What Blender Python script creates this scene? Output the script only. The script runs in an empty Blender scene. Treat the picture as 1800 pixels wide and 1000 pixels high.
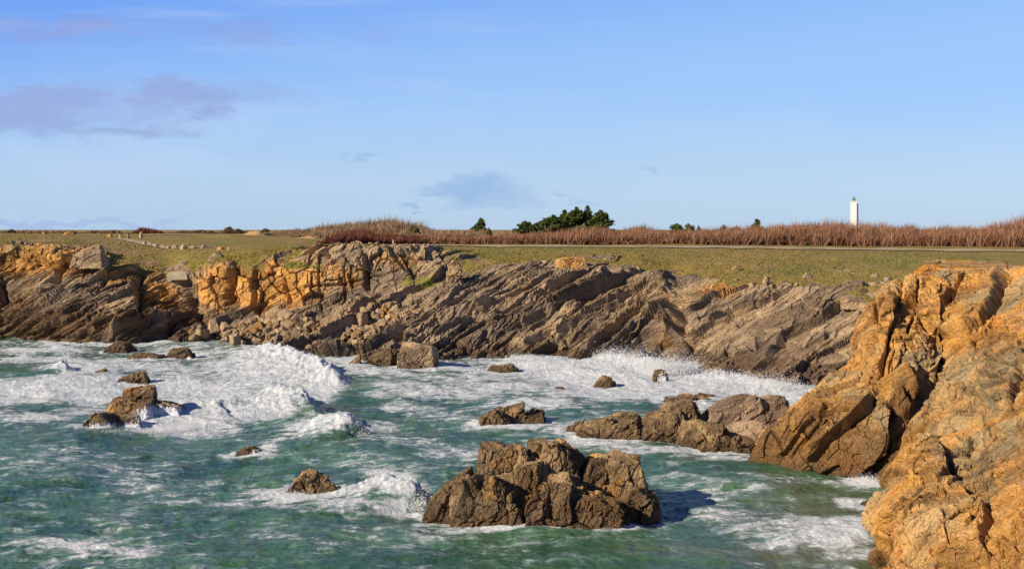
import bpy, math, random
import numpy as np
from mathutils import Vector, Matrix, Quaternion

S = bpy.context.scene
COL = S.collection
rad = math.radians
H = 15.0; F = 2250.0; HY = 404.0          # eye height (m), focal length and horizon row of the photograph (px of 1800x1000)

# ------------------------------------------------------------------ camera
cd = bpy.data.cameras.new("camera"); cam = bpy.data.objects.new("camera", cd); COL.objects.link(cam)
cam.location = (0, 0, H); cam.rotation_euler = (rad(90), 0, 0)
cd.sensor_width = 36; cd.lens = 45; cd.shift_y = -(500 - HY) / 1800.0
cd.clip_start = 0.5; cd.clip_end = 30000
S.camera = cam

# ------------------------------------------------------------------ light, sky, exposure
SUN_EL = rad(27); SUN_AZ = math.atan2(-0.86, -0.50)     # azimuth from +Y, clockwise
sl = bpy.data.lights.new("sun", 'SUN'); so = bpy.data.objects.new("sun", sl); COL.objects.link(so)
sl.energy = 5.0; sl.angle = rad(0.5); sl.color = (1.0, 0.86, 0.66)
Ld = Vector((math.sin(SUN_AZ) * math.cos(SUN_EL), math.cos(SUN_AZ) * math.cos(SUN_EL), math.sin(SUN_EL)))
so.rotation_euler = (-Ld).to_track_quat('-Z', 'Y').to_euler(); so.location = (-40, -20, 60)
S.view_settings.view_transform = 'Standard'; S.view_settings.look = 'None'
S.view_settings.exposure = 0.40; S.view_settings.gamma = 1.0

class NT:
    """small helper to wire shader nodes"""
    def __init__(s, tree):
        s.t = tree; s.n = tree.nodes; s.l = tree.links
    def node(s, typ, **kw):
        nd = s.n.new(typ)
        for k, v in kw.items(): setattr(nd, k, v)
        return nd
    def put(s, sock, v):
        if hasattr(v, 'is_linked') or hasattr(v, 'links'): s.l.new(v, sock)
        elif v is not None:
            if isinstance(v, (tuple, list)) and len(v) == 3 and sock.type == 'RGBA': v = (*v, 1)
            if isinstance(v, (int, float)) and sock.type == 'RGBA': v = (v, v, v, 1)
            if isinstance(v, (int, float)) and sock.type == 'VECTOR': v = (v, v, v)
            sock.default_value = v
    def m(s, op, a, b=None, c=None, clamp=False):
        nd = s.node('ShaderNodeMath', operation=op, use_clamp=clamp)
        s.put(nd.inputs[0], a)
        if b is not None: s.put(nd.inputs[1], b)
        if c is not None: s.put(nd.inputs[2], c)
        return nd.outputs[0]
    def vm(s, op, a, b=None):
        nd = s.node('ShaderNodeVectorMath', operation=op)
        s.put(nd.inputs[0], a)
        if b is not None: s.put(nd.inputs[1], b)
        return nd.outputs[0]
    def mix(s, f, a, b, blend='MIX'):
        nd = s.node('ShaderNodeMix', data_type='RGBA', blend_type=blend)
        s.put(nd.inputs[0], f); s.put(nd.inputs[6], a); s.put(nd.inputs[7], b)
        return nd.outputs[2]
    def sstep(s, x, a, b):
        nd = s.node('ShaderNodeMapRange', interpolation_type='SMOOTHSTEP')
        s.put(nd.inputs[0], x); s.put(nd.inputs[1], a); s.put(nd.inputs[2], b)
        return nd.outputs[0]
    def noise(s, vec, scale, detail=6, rough=.55, dist=0.0):
        nd = s.node('ShaderNodeTexNoise')
        s.put(nd.inputs['Vector'], vec); nd.inputs['Scale'].default_value = scale
        nd.inputs['Detail'].default_value = detail; nd.inputs['Roughness'].default_value = rough
        nd.inputs['Distortion'].default_value = dist
        return nd.outputs['Fac']
    def noisec(s, vec, scale, detail=3):
        nd = s.node('ShaderNodeTexNoise')
        s.put(nd.inputs['Vector'], vec); nd.inputs['Scale'].default_value = scale
        nd.inputs['Detail'].default_value = detail
        return nd.outputs['Color']
    def vor(s, vec, scale, feature='F1', out='Distance'):
        nd = s.node('ShaderNodeTexVoronoi', feature=feature)
        s.put(nd.inputs['Vector'], vec); nd.inputs['Scale'].default_value = scale
        return nd.outputs[out]
    def attr(s, name):
        return s.node('ShaderNodeAttribute', attribute_name=name).outputs['Fac']
    def sep(s, v):
        nd = s.node('ShaderNodeSeparateXYZ'); s.put(nd.inputs[0], v); return nd.outputs
    def comb(s, x, y, z):
        nd = s.node('ShaderNodeCombineXYZ')
        for i, v in enumerate((x, y, z)): s.put(nd.inputs[i], v)
        return nd.outputs[0]
    def bump(s, h, strength, dist, normal=None):
        nd = s.node('ShaderNodeBump'); nd.inputs['Strength'].default_value = strength
        nd.inputs['Distance'].default_value = dist; s.put(nd.inputs['Height'], h)
        if normal is not None: s.put(nd.inputs['Normal'], normal)
        return nd.outputs[0]

world = bpy.data.worlds.new("World"); S.world = world; world.use_nodes = True
world.node_tree.nodes.clear()
w = NT(world.node_tree)
sky = w.node('ShaderNodeTexSky', sky_type='NISHITA'); sky.sun_disc = False
sky.sun_elevation = SUN_EL; sky.sun_rotation = SUN_AZ
sky.air_density = 1.0; sky.dust_density = 0.1; sky.ozone_density = 2.0; sky.altitude = 0
dirv = w.node('ShaderNodeTexCoord').outputs['Generated']
dx, dy, dz = w.sep(dirv)
yy = w.m('MAXIMUM', dy, 0.05)
U = w.m('DIVIDE', dx, yy); V = w.m('DIVIDE', dz, yy)     # tangent of bearing and of height
U0, V0 = U, V
wn = w.node('ShaderNodeTexNoise'); w.put(wn.inputs['Vector'], w.comb(w.m('MULTIPLY', U, 16.0), w.m('MULTIPLY', V, 42.0), 1.7)); wn.inputs['Scale'].default_value = 1.0; wn.inputs['Detail'].default_value = 6; wn.inputs['Roughness'].default_value = .62
wr, wg, wb_ = w.sep(wn.outputs['Color'])
U = w.m('ADD', U, w.m('MULTIPLY', w.m('SUBTRACT', wr, .5), .13)); V = w.m('ADD', V, w.m('MULTIPLY', w.m('SUBTRACT', wg, .5), .055))
def skynoise(su, sv, off, detail=7, rough=.6):
    return w.noise(w.comb(w.m('MULTIPLY', U, su), w.m('MULTIPLY', V, sv), off), 1.0, detail, rough)
def bank(u, v, ru, rv):
    a = w.m('DIVIDE', w.m('SUBTRACT', U, u), ru); b = w.m('DIVIDE', w.m('SUBTRACT', V, v), rv)
    r = w.m('SQRT', w.m('ADD', w.m('MULTIPLY', a, a), w.m('MULTIPLY', b, b)))
    return w.m('SUBTRACT', 1.0, r)
def skypos(px, py): return ((px - 900) / F, (HY - py) / F)
def cloud(px, py, rx, ry, gain=1.0):
    u, v = skypos(px, py)
    return w.m('MULTIPLY', w.m('MAXIMUM', bank(u, v, rx / F, ry / F), 0.0), gain)
n1 = skynoise(9, 34, 3.3); n2 = skynoise(28, 80, 8.1)
wisp = w.m('ADD', w.m('MULTIPLY', w.m('SUBTRACT', n1, .5), 2.2), w.m('MULTIPLY', w.m('SUBTRACT', n2, .5), 1.3))
def cover(lst):
    tot = None
    for c in lst:
        k = cloud(*c); tot = k if tot is None else w.m('MAXIMUM', tot, k)
    return tot
c1 = cover([(40, 195, 380, 74, 1.35), (330, 170, 250, 46, 1.15), (210, 226, 230, 32, 1.1), (370, 208, 80, 24, 1.0)])
m1 = w.sstep(w.m('ADD', c1, w.m('MULTIPLY', wisp, .8)), .05, 1.1)
m1 = w.m('MULTIPLY', m1, w.sstep(c1, 0.0, .25))
c2 = cover([(850, 335, 130, 45, 1.0), (625, 273, 62, 17, 1.2), (720, 367, 30, 10, 1.0), (1125, 302, 32, 13, .9), (1005, 345, 45, 12, .8), (760, 338, 60, 12, .9)])
m2 = w.sstep(w.m('ADD', c2, w.m('MULTIPLY', wisp, .8)), .05, 1.1)
m2 = w.m('MULTIPLY', m2, w.sstep(c2, 0.0, .25))
c3 = cover([(90, 48, 260, 42, 1.0), (380, 60, 200, 50, .7), (660, 60, 120, 40, .4)])
m3 = w.m('MULTIPLY', w.sstep(w.m('ADD', c3, w.m('MULTIPLY', wisp, .5)), .1, 1.1), w.sstep(c3, 0, .3))
c4 = cover([(80, 392, 420, 12, 1.2)])
m4 = w.m('MULTIPLY', w.sstep(w.m('ADD', c4, w.m('MULTIPLY', wisp, .4)), .2, .8), w.sstep(c4, 0, .3))
U, V = U0, V0
grad = w.mix(w.sstep(V, -.01, .05), (3.0, 4.75, 7.0), (3.35, 5.0, 7.3))
grad = w.mix(w.sstep(V, .03, .12), grad, (2.55, 4.55, 8.2))
grad = w.mix(w.sstep(w.m('SUBTRACT', V, w.m('MULTIPLY', U, .12)), .10, .26), grad, (1.05, 2.75, 8.0))
base = w.mix(.82, sky.outputs[0], grad)
base = w.mix(w.sstep(dz, .20, .50), base, (.20, .50, 1.55))     # the blue deepens towards the zenith
hs = w.node('ShaderNodeHueSaturation'); w.put(hs.inputs['Color'], base)
hs.inputs['Saturation'].default_value = 1.0; hs.inputs['Value'].default_value = 1.0
skyc = hs.outputs[0]
veil = w.m('MULTIPLY', w.sstep(w.m('SUBTRACT', 1.0, w.m('ABSOLUTE', w.m('DIVIDE', w.m('SUBTRACT', V, .07), .09))), 0, 1), w.sstep(n1, .3, .8))
skyc = w.mix(w.m('MULTIPLY', veil, w.m('ADD', .2, w.m('MULTIPLY', w.sstep(U, .1, -.35), .25))), skyc, (4.6, 5.9, 8.0))
strk = skynoise(5, 60, 21.0, 6, .55)
skyc = w.mix(w.m('MULTIPLY', w.m('MULTIPLY', w.sstep(strk, .46, .74), w.sstep(U, .25, -.35)), .40), skyc, (4.2, 5.2, 7.6))
skyc = w.mix(w.m('MULTIPLY', m1, .72), skyc, (2.5, 3.15, 5.7))
skyc = w.mix(w.m('MULTIPLY', m2, .62), skyc, (2.2, 3.6, 6.2))
skyc = w.mix(w.m('MULTIPLY', m3, .6), skyc, (2.6, 2.8, 5.3))
skyc = w.mix(w.m('MULTIPLY', m4, .5), skyc, (2.9, 3.7, 6.6))
bg = w.node('ShaderNodeBackground'); w.put(bg.inputs['Color'], skyc); bg.inputs['Strength'].default_value = 0.092
wo = w.node('ShaderNodeOutputWorld'); w.l.new(bg.outputs[0], wo.inputs[0])

# ------------------------------------------------------------------ coordinates
def W(px, py, d): return np.array([(px - 900) / F * d, d, H + (HY - py) / F * d])
def dz0(py, z=0.0): return (H - z) * F / (py - HY)
def proj(P):
    d = np.maximum(P[..., 1], 1e-3)
    return 900 + P[..., 0] / d * F, HY + (H - P[..., 2]) / d * F

# ------------------------------------------------------------------ noise in numpy
_r = np.random.RandomState(11)
PERM = np.tile(_r.permutation(256), 3).astype(np.int32)
G3 = _r.normal(size=(256, 3)).astype(np.float32); G3 /= np.linalg.norm(G3, axis=1, keepdims=True)
RV = _r.uniform(-1, 1, size=(256, 3)).astype(np.float32); RS = _r.uniform(-1, 1, size=256).astype(np.float32)
RQ = _r.uniform(0, 1, size=(256, 3)).astype(np.float32)
def hsh(i, j, k): return PERM[PERM[PERM[i & 255] + (j & 255)] + (k & 255)]
def perlin(p):
    p = np.asarray(p, np.float32); i = np.floor(p).astype(np.int32); f = p - i
    u = f * f * f * (f * (f * 6 - 15) + 10)
    out = np.zeros(len(p), np.float32)
    for a in (0, 1):
        wx = u[:, 0] if a else 1 - u[:, 0]
        for b in (0, 1):
            wy = u[:, 1] if b else 1 - u[:, 1]
            for c in (0, 1):
                wz = u[:, 2] if c else 1 - u[:, 2]
                g = G3[hsh(i[:, 0] + a, i[:, 1] + b, i[:, 2] + c)]
                out += wx * wy * wz * (g[:, 0] * (f[:, 0] - a) + g[:, 1] * (f[:, 1] - b) + g[:, 2] * (f[:, 2] - c))
    return out * 1.5
def fbm(p, o=4, gain=.5):
    s = 0; a = 1.0; p = np.asarray(p, np.float32)
    for k in range(o):
        s = s + a * perlin(p + k * 17.3); p = p * 2.03; a *= gain
    return s
def ridged(p, o=4):
    s = 0; a = .5; p = np.asarray(p, np.float32)
    for k in range(o):
        s = s + a * (1 - 2 * np.abs(perlin(p + k * 9.7))); p = p * 2.1; a *= .5
    return s
def worley(p):
    p = np.asarray(p, np.float32); i = np.floor(p).astype(np.int32); n = len(p)
    F1 = np.full(n, 9., np.float32); F2 = F1.copy(); ID = np.zeros(n, np.int32); VV = np.zeros((n, 3), np.float32)
    f = p - i
    for a in (-1, 0, 1):
        for b in (-1, 0, 1):
            for c in (-1, 0, 1):
                h = hsh(i[:, 0] + a, i[:, 1] + b, i[:, 2] + c)
                v = f - RQ[h] - np.array([a, b, c], np.float32)
                av = np.abs(v); d = np.maximum(np.maximum(av[:, 0], av[:, 1]), av[:, 2]) + .12 * (av[:, 0] + av[:, 1] + av[:, 2])
                m = d < F1
                F2 = np.where(m, F1, np.minimum(F2, d))
                F1 = np.where(m, d, F1); ID = np.where(m, h, ID); VV = np.where(m[:, None], v, VV)
    return F1, F2, ID, VV
def smooth(x, a, b):
    t = np.clip((x - a) / (b - a), 0, 1); return t * t * (3 - 2 * t)
def frame(dip, strike=0.0, lean=0.0):
    """axes of bedding: along the dip line, into the rock, across the layers"""
    a = np.array([math.cos(dip), 0.0, math.sin(dip)]); n = np.array([-math.sin(dip), -lean, math.cos(dip)])
    n /= np.linalg.norm(n); b = np.cross(n, a)
    R = np.stack([a, b, n], 1)
    c, s_ = math.cos(strike), math.sin(strike)
    return (np.array([[c, -s_, 0], [s_, c, 0], [0, 0, 1]]) @ R).astype(np.float32)
def facets(P, R, size, seed=0., warp=.25, wid=.06):
    q = (np.asarray(P, np.float32) @ R) / np.array(size, np.float32) + seed
    if warp: q = q + warp * np.stack([perlin(q * 1.1 + 5), perlin(q * 1.1 + 31), perlin(q * 1.1 + 57)], 1)
    F1, F2, ID, VV = worley(q)
    return RS[ID], (RV[ID] * VV).sum(1), np.exp(-((F2 - F1) / wid) ** 2)
def layers(P, R, T, seed=0., warp=.5):
    q = np.asarray(P, np.float32) @ R
    s = (q[:, 2] + warp * T * 2 * fbm(np.stack([q[:, 0] / (T * 14), q[:, 1] / (T * 7), q[:, 2] / (T * 4)], 1) + seed, 3)) / T + seed
    s = s + .30 * np.sin(s * 1.7) + .2 * np.sin(s * .61 + 1)
    k = np.floor(s).astype(np.int32); f = s - k
    along = np.floor(q[:, 0] / (T * 13) + RS[k & 255] * 3).astype(np.int32)
    r0 = RS[(k * 7 + along * 31) & 255] * .6 + RS[k & 255] * .4; k2 = k + 1
    along2 = np.floor(q[:, 0] / (T * 13) + RS[k2 & 255] * 3).astype(np.int32); r1 = RS[(k2 * 7 + along2 * 31) & 255] * .6 + RS[k2 & 255] * .4
    amp_ = .25 + 1.5 * (.5 + .5 * RS[(k * 13 + along * 5) & 255]) ** 1.4
    t = smooth(f, .93, 1.0)                                            # broken edge of the bed, not a knife cut
    return r0 * (1 - t) + r1 * t, np.where(f < .93, .5 + (f / .93 - .5) * amp_, .5 + (.5 - (f - .93) / .07) * amp_)

# ------------------------------------------------------------------ mesh helpers
def mesh_obj(name, Vt, Fc, mat=None, attrs=None, smooth_=True, parent=None, link=True):
    Vt = np.ascontiguousarray(Vt, np.float32).reshape(-1, 3); Fc = np.ascontiguousarray(Fc, np.int32)
    k = Fc.shape[1]; me = bpy.data.meshes.new(name)
    me.vertices.add(len(Vt)); me.vertices.foreach_set('co', Vt.ravel())
    me.loops.add(Fc.size); me.loops.foreach_set('vertex_index', Fc.ravel())
    me.polygons.add(len(Fc)); me.polygons.foreach_set('loop_start', np.arange(0, Fc.size, k, dtype=np.int32))
    me.polygons.foreach_set('use_smooth', np.full(len(Fc), smooth_, bool))
    me.update(calc_edges=True)
    for nm, arr in (attrs or {}).items():
        me.attributes.new(nm, 'FLOAT', 'POINT').data.foreach_set('value', np.ascontiguousarray(arr, np.float32).ravel())
    if mat: me.materials.append(mat)
    o = bpy.data.objects.new(name, me)
    if link: COL.objects.link(o)
    if parent is not None: o.parent = parent
    return o
def grid_faces(r, c):
    i = np.arange(r * c, dtype=np.int32).reshape(r, c)
    return np.stack([i[:-1, :-1].ravel(), i[:-1, 1:].ravel(), i[1:, 1:].ravel(), i[1:, :-1].ravel()], 1)
def grid_normals(P):
    du = np.gradient(P, axis=1); dv = np.gradient(P, axis=0)
    n = np.cross(du, dv); n /= np.maximum(np.linalg.norm(n, axis=2, keepdims=True), 1e-9)
    return n
def catmull(A, subs, axis):
    A = np.moveaxis(np.asarray(A, np.float64), axis, 0); out = []
    n = len(A)
    for i in range(n - 1):
        p0 = A[max(i - 1, 0)]; p1 = A[i]; p2 = A[i + 1]; p3 = A[min(i + 2, n - 1)]
        t = np.arange(subs[i]) / subs[i]; t = t.reshape((-1,) + (1,) * (A.ndim - 1))
        m1_ = (p2 - p0) * .35; m2_ = (p3 - p1) * .35
        out.append((2 * t**3 - 3 * t**2 + 1) * p1 + (t**3 - 2 * t**2 + t) * m1_ + (-2 * t**3 + 3 * t**2) * p2 + (t**3 - t**2) * m2_)
    out.append(A[-1:]); return np.moveaxis(np.concatenate(out, 0), 0, axis)
def tag(o, label=None, cat=None, group=None, kind=None):
    if label: o['label'] = label
    if cat: o['category'] = cat
    if group: o['group'] = group
    if kind: o['kind'] = kind
    return o
def empty(name, loc, label, cat, group=None):
    o = bpy.data.objects.new(name, None); COL.objects.link(o); o.location = loc
    return tag(o, label, cat, group)
def polydist(X, Y, pts):
    """distance in pixels to a polyline"""
    best = np.full(X.shape, 1e9, np.float32)
    for (x0, y0), (x1, y1) in zip(pts[:-1], pts[1:]):
        dx_, dy_ = x1 - x0, y1 - y0; L2 = dx_ * dx_ + dy_ * dy_
        t = np.clip(((X - x0) * dx_ + (Y - y0) * dy_) / L2, 0, 1)
        best = np.minimum(best, np.hypot(X - x0 - t * dx_, Y - y0 - t * dy_))
    return best
def blobs(X, Y, lst):
    s = np.zeros(X.shape, np.float32)
    for b in lst:
        x, y, rx, ry = b[:4]; g = b[4] if len(b) > 4 else 1.0
        s = np.maximum(s, g * np.exp(-(((X - x) / rx) ** 2 + ((Y - y) / ry) ** 2))) if g > 0 else s
    for b in lst:
        if len(b) > 4 and b[4] < 0:
            x, y, rx, ry, g = b; s = s + g * np.exp(-(((X - x) / rx) ** 2 + ((Y - y) / ry) ** 2))
    return s

# ------------------------------------------------------------------ materials
def new_mat(name):
    m = bpy.data.materials.new(name); m.use_nodes = True; m.node_tree.nodes.clear(); return m, NT(m.node_tree)
def finish(n, color, rough, normal=None, spec=.3):
    b = n.node('ShaderNodeBsdfPrincipled'); n.put(b.inputs['Base Color'], color); n.put(b.inputs['Roughness'], rough)
    b.inputs['Specular IOR Level'].default_value = spec
    if normal is not None: n.put(b.inputs['Normal'], normal)
    o = n.node('ShaderNodeOutputMaterial'); n.l.new(b.outputs[0], o.inputs[0]); return b

GREY = (.235, .180, .128); TAN = (.43, .31, .185); OCHRE = (.54, .285, .062); RUST = (.50, .185, .04); LICHEN = (.66, .27, .03); DARK = (.105, .068, .042)
def rock_mat(name, a=GREY, b=TAN, terrain=False, wetz=1.0, scale=1.0, bedding=None, white=False, stain=.5):
    m, n = new_mat(name)
    P = n.node('ShaderNodeNewGeometry').outputs['Position']
    Q = P
    if bedding is not None:                     # stretch the pattern along the beds
        mp = n.node('ShaderNodeMapping', vector_type='POINT'); n.put(mp.inputs[0], P)
        mp.inputs['Rotation'].default_value = (0, bedding, 0)
        mp2 = n.node('ShaderNodeMapping', vector_type='POINT'); n.put(mp2.inputs[0], mp.outputs[0]); mp2.inputs['Scale'].default_value = (.28, .5, 1.25)
        Q = mp2.outputs[0]
    nl = n.noise(Q, .22 * scale, 6, .6, .4); nm = n.noise(Q, 1.1 * scale, 8, .65, .3); nf = n.noise(Q, 5.5 * scale, 6, .7); nb = n.noise(P, .5 * scale, 5, .6, .8)
    o = n.attr('ochre'); li = n.attr('lichen')
    c = n.mix(n.sstep(nl, .38, .62), a, b)
    c = n.mix(n.m('MULTIPLY', n.sstep(nm, .45, .75), .6), c, tuple(x * .55 for x in a))
    oc = n.mix(n.sstep(nm, .42, .72), OCHRE, n.mix(n.sstep(nb, .45, .7), (.58, .35, .165), RUST))
    oc = n.mix(n.m('MULTIPLY', n.sstep(nf, .5, .8), .5), oc, (.42, .30, .16))
    f = n.sstep(n.m('ADD', o, n.m('MULTIPLY', n.m('SUBTRACT', n.m('ADD', n.m('MULTIPLY', nb, .6), n.m('MULTIPLY', nm, .4)), .5), 1.3)), .3, .7)
    c = n.mix(n.m('MULTIPLY', f, n.sstep(o, .02, .2)), c, oc)
    lf = n.sstep(n.m('ADD', li, n.m('MULTIPLY', n.m('SUBTRACT', nf, .5), 1.6)), .55, .75)
    c = n.mix(n.m('MULTIPLY', lf, n.sstep(li, .05, .3)), c, LICHEN)
    bd = n.m('ADD', n.attr('bed'), n.m('MULTIPLY', n.m('SUBTRACT', nm, .5), .8))
    c = n.mix(1.0, c, n.mix(n.sstep(bd, .15, .85), (.56, .52, .50), (1.22, 1.18, 1.10)), 'MULTIPLY')
    st = n.m('MULTIPLY', n.sstep(n.noise(Q, .75 * scale, 8, .72, 1.2), .52, .68), stain)
    c = n.mix(st, c, n.mix(nf, (.05, .032, .02), (.13, .07, .03)))
    # grain of the stone: small pale and dark flecks
    ff = n.noise(P, 14 * scale, 4, .75)
    c = n.mix(n.m('MULTIPLY', n.sstep(ff, .52, .8), .5), c, (.62, .53, .40))
    c = n.mix(n.m('MULTIPLY', n.sstep(ff, .46, .2), .55), c, DARK)
    dm = n.sstep(n.m('ADD', n.attr('damp'), n.m('MULTIPLY', n.m('SUBTRACT', n.m('ADD', n.m('MULTIPLY', nb, .5), n.m('MULTIPLY', nm, .5)), .5), 1.5)), .35, .75)
    dm = n.m('MULTIPLY', dm, n.sstep(n.attr('damp'), .02, .2))
    c = n.mix(n.m('MULTIPLY', dm, .8), c, n.mix(nf, (.045, .028, .016), (.20, .095, .03)))
    # tide band: weed-stained, wet stone just above the water
    z = n.sep(P)[2]
    wet = n.sstep(n.m('ADD', z, n.m('MULTIPLY', n.m('SUBTRACT', nb, .5), 2.4 * max(wetz, .4))), wetz + .55, wetz - .35)
    c = n.mix(n.m('MULTIPLY', wet, .72), c, n.mix(nm, (.05, .032, .018), (.14, .075, .034)))
    rough = n.m('SUBTRACT', .85, n.m('MULTIPLY', wet, .4))
    if terrain:
        g = n.attr('grass'); bare = n.attr('bare')
        gn = n.noise(P, .12, 6, .65); gm = n.noise(P, 1.6, 6, .7)
        gc = n.mix(n.sstep(gn, .36, .64), (.32, .215, .058), (.225, .175, .034))
        gc = n.mix(n.m('MULTIPLY', n.sstep(gm, .42, .75), .5), gc, (.27, .20, .075))
        gc = n.mix(n.m('MULTIPLY', n.sstep(gm, .5, .25), .45), gc, (.09, .08, .022))
        gc = n.mix(n.m('MULTIPLY', n.attr('green'), n.sstep(gm, .62, .38)), gc, (.10, .17, .018))
        bc = n.mix(gm, (.38, .25, .11), (.30, .17, .065))
        gc = n.mix(n.sstep(n.m('ADD', bare, n.m('MULTIPLY', n.m('SUBTRACT', gm, .5), .9)), .4, .65), gc, bc)
        gmask = n.sstep(n.m('ADD', g, n.m('MULTIPLY', n.m('SUBTRACT', n.noise(P, .9, 6, .7), .5), 1.0)), .4, .6)
        c = n.mix(gmask, c, gc)
        rough = n.mix(gmask, rough, .95)
    if white:                                   # sea water running off the rock
        wm = n.noise(n.vm('MULTIPLY', P, (4.5, 4.5, .45)), 2.2, 5, .65)
        wf = n.sstep(n.m('ADD', n.attr('wash'), n.m('MULTIPLY', n.m('SUBTRACT', wm, .5), 1.8)), .36, .62)
        wf = n.m('MULTIPLY', wf, n.sstep(n.attr('wash'), .02, .2))
        c = n.mix(wf, c, (.80, .82, .86)); rough = n.mix(wf, rough, .6)
    edge = n.vor(n.vm('ADD', Q, n.vm('MULTIPLY', n.noisec(P, 1.2 * scale), (.8, .8, .8))), .9 * scale, 'DISTANCE_TO_EDGE')
    crk = n.sstep(edge, .035, 0.0)
    e2 = n.vor(n.vm('ADD', Q, n.vm('MULTIPLY', n.noisec(P, 2.6 * scale), (.25, .25, .25))), 2.6 * scale, 'DISTANCE_TO_EDGE')
    plates = n.m('ADD', n.m('MULTIPLY', n.m('MINIMUM', edge, .10), .9), n.m('MULTIPLY', n.m('MINIMUM', e2, .12), .5))
    h = n.m('ADD', plates, n.m('MULTIPLY', nm, .6)); h = n.m('ADD', h, n.m('ADD', n.m('MULTIPLY', nf, .25), n.m('MULTIPLY', ff, .06)))
    h0 = n.m('ADD', n.m('MULTIPLY', nm, .6), n.m('ADD', n.m('MULTIPLY', nf, .25), n.m('MULTIPLY', ff, .06)))
    h = n.m('SUBTRACT', h, n.m('MULTIPLY', crk, .07))
    finish(n, c, rough, n.bump(h, 1.0, .55 / scale))
    return m
M_FAR = rock_mat('cliff_rock', terrain=True, wetz=1.7, stain=.6, scale=.8, bedding=rad(28))
M_NEAR = rock_mat('orange_rock', a=(.36, .285, .16), b=(.53, .35, .155), terrain=True, wetz=.6, stain=.16, scale=1.3)
M_SEA = rock_mat('sea_rock', a=(.16, .108, .055), b=(.36, .25, .13), wetz=.85, stain=.75, scale=1.6, white=True)
M_PALE = rock_mat('pale_rock', a=(.32, .235, .17), b=(.40, .29, .19), wetz=.35, scale=1.5, bedding=rad(25))
M_BOULDER = rock_mat('boulder_rock', a=(.42, .31, .19), b=(.52, .375, .215), wetz=.8, stain=.25, scale=1.4)

# ------------------------------------------------------------------ far cliff and plateau: one terrain sheet
#  px : waterline row, three (row, distance) on the face, edge, two on the grass
CT = [
 (-420, 596, (560,178),(505,184),(470,187),(428,190),(414,270),(410,400)),
 (-150, 596, (560,178),(505,184),(470,187),(426,190),(414,270),(410,400)),
 (   0, 597, (560,177),(505,183),(478,185),(425,187.5),(415,250),(410,400)),
 (  60, 601, (565,173),(505,180),(476,183),(432,186),(418,240),(411,400)),
 ( 120, 606, (572,169),(505,178),(472,181.5),(437,184.5),(422,230),(411,400)),
 ( 190, 610, (582,167),(520,175),(475,183),(449,191),(430,225),(412,400)),
 ( 240, 609, (588,167),(535,175),(492,181),(462,187),(436,218),(414,360)),
 ( 290, 609, (588,168),(540,176.5),(503,180.5),(472,185),(442,212),(416,330)),
 ( 340, 610, (582,171),(535,177),(500,178.3),(463,180.5),(440,203),(418,320)),
 ( 400, 614, (588,168),(558,173.5),(500,175.5),(455,177.5),(440,195),(420,300)),
 ( 450, 620, (592,164),(553,172.5),(500,174.2),(448,176.5),(436,192),(420,300)),
 ( 550, 630, (592,160),(530,172),(480,173.3),(437,175.5),(433,190),(424,262)),
 ( 640, 645, (592,156),(520,171.3),(478,172.7),(434,174.5),(432,190),(429,225)),
 ( 700, 648, (590,153),(525,167),(485,171.5),(434,174.5),(432,190),(429,225)),
 ( 760, 642, (580,155),(520,165),(480,171),(440,176),(434,195),(429.5,223)),
 ( 850, 636, (580,155),(520,163),(480,170),(450,177),(438,193),(430,222)),
 ( 950, 634, (580,154),(520,162),(485,167.5),(455,176),(441,192),(430,222)),
 (1050, 636, (590,150),(530,159),(490,165.5),(458,174),(443,190),(430,222)),
 (1130, 636, (600,148),(540,156),(490,164),(456,175),(443,190),(430,222)),
 (1180, 642, (612,144),(550,152),(500,160),(474,169),(447,187),(430,222)),
 (1215, 655, (620,139),(552,147.5),(508,154),(482,162),(449,185),(430,222)),
 (1290, 665, (620,136.5),(560,144),(512,150),(487,156),(450,183),(431,220)),
 (1380, 683, (640,128.5),(580,138),(520,146.5),(490,153),(452,181),(432,218)),
 (1450, 685, (640,127.5),(580,136),(530,143),(498,150),(455,178),(433,216)),
 (1530, 690, (640,125.5),(580,134),(535,140),(500,147),(456,176),(434,215)),
 (1700, 690, (640,125),(580,133),(535,139),(480,145),(456,174),(434,215)),
 (1950, 700, (650,122),(590,130),(540,136),(480,142),(456,172),(434,215)),
 (2300, 700, (650,122),(590,130),(540,136),(480,142),(456,172),(434,215))]
rows = []
for r in range(13):
    row = []
    for c in CT:
        px = c[0]; d0 = dz0(c[1])
        if r == 0: p = W(px, c[1], d0) + np.array([0, -7, -3.5])
        elif r == 1: p = W(px, c[1], d0)
        elif r <= 7: p = W(px, *c[r])
        else:
            d = (330, 420, 640, 1600, 9000)[r - 8] + (60 if c[7][1] > 300 else 0) + (60 if (r == 8 and c[7][1] > 350) else 0)
            p = np.array([(px - 900) / F * d, d, (12.9, 13.2, 13.7, 14.0, 14.2)[r - 8]])
            if c[7][1] > 290 and r == 8: p[2] = 13.7
            if r == 9 and c[7][1] > 290: p[2] = 13.8
        row.append(p)
    rows.append(row)
ctrl = np.array(rows)
csub = [max(3, int((CT[i + 1][0] - CT[i][0]) * .78)) if -160 < CT[i][0] < 1600 else 40 for i in range(len(CT) - 1)]
rsub = [14, 66, 80, 62, 66, 44, 26, 14, 6, 6, 6, 5]
T0 = catmull(catmull(ctrl, csub, 1), rsub, 0)
R_, C_ = T0.shape[:2]
rowid = np.concatenate([np.arange(s_) / s_ + i for i, s_ in enumerate(rsub)] + [[len(rsub)]])
RID = np.repeat(rowid[:, None], C_, 1).ravel().astype(np.float32)
N0 = grid_normals(T0).reshape(-1, 3)
if N0[:, 1].mean() > 0: N0 = -N0
P0 = T0.reshape(-1, 3).astype(np.float32)
X, Y = proj(P0)
wob = fbm(P0 / 6.0, 4)
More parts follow.
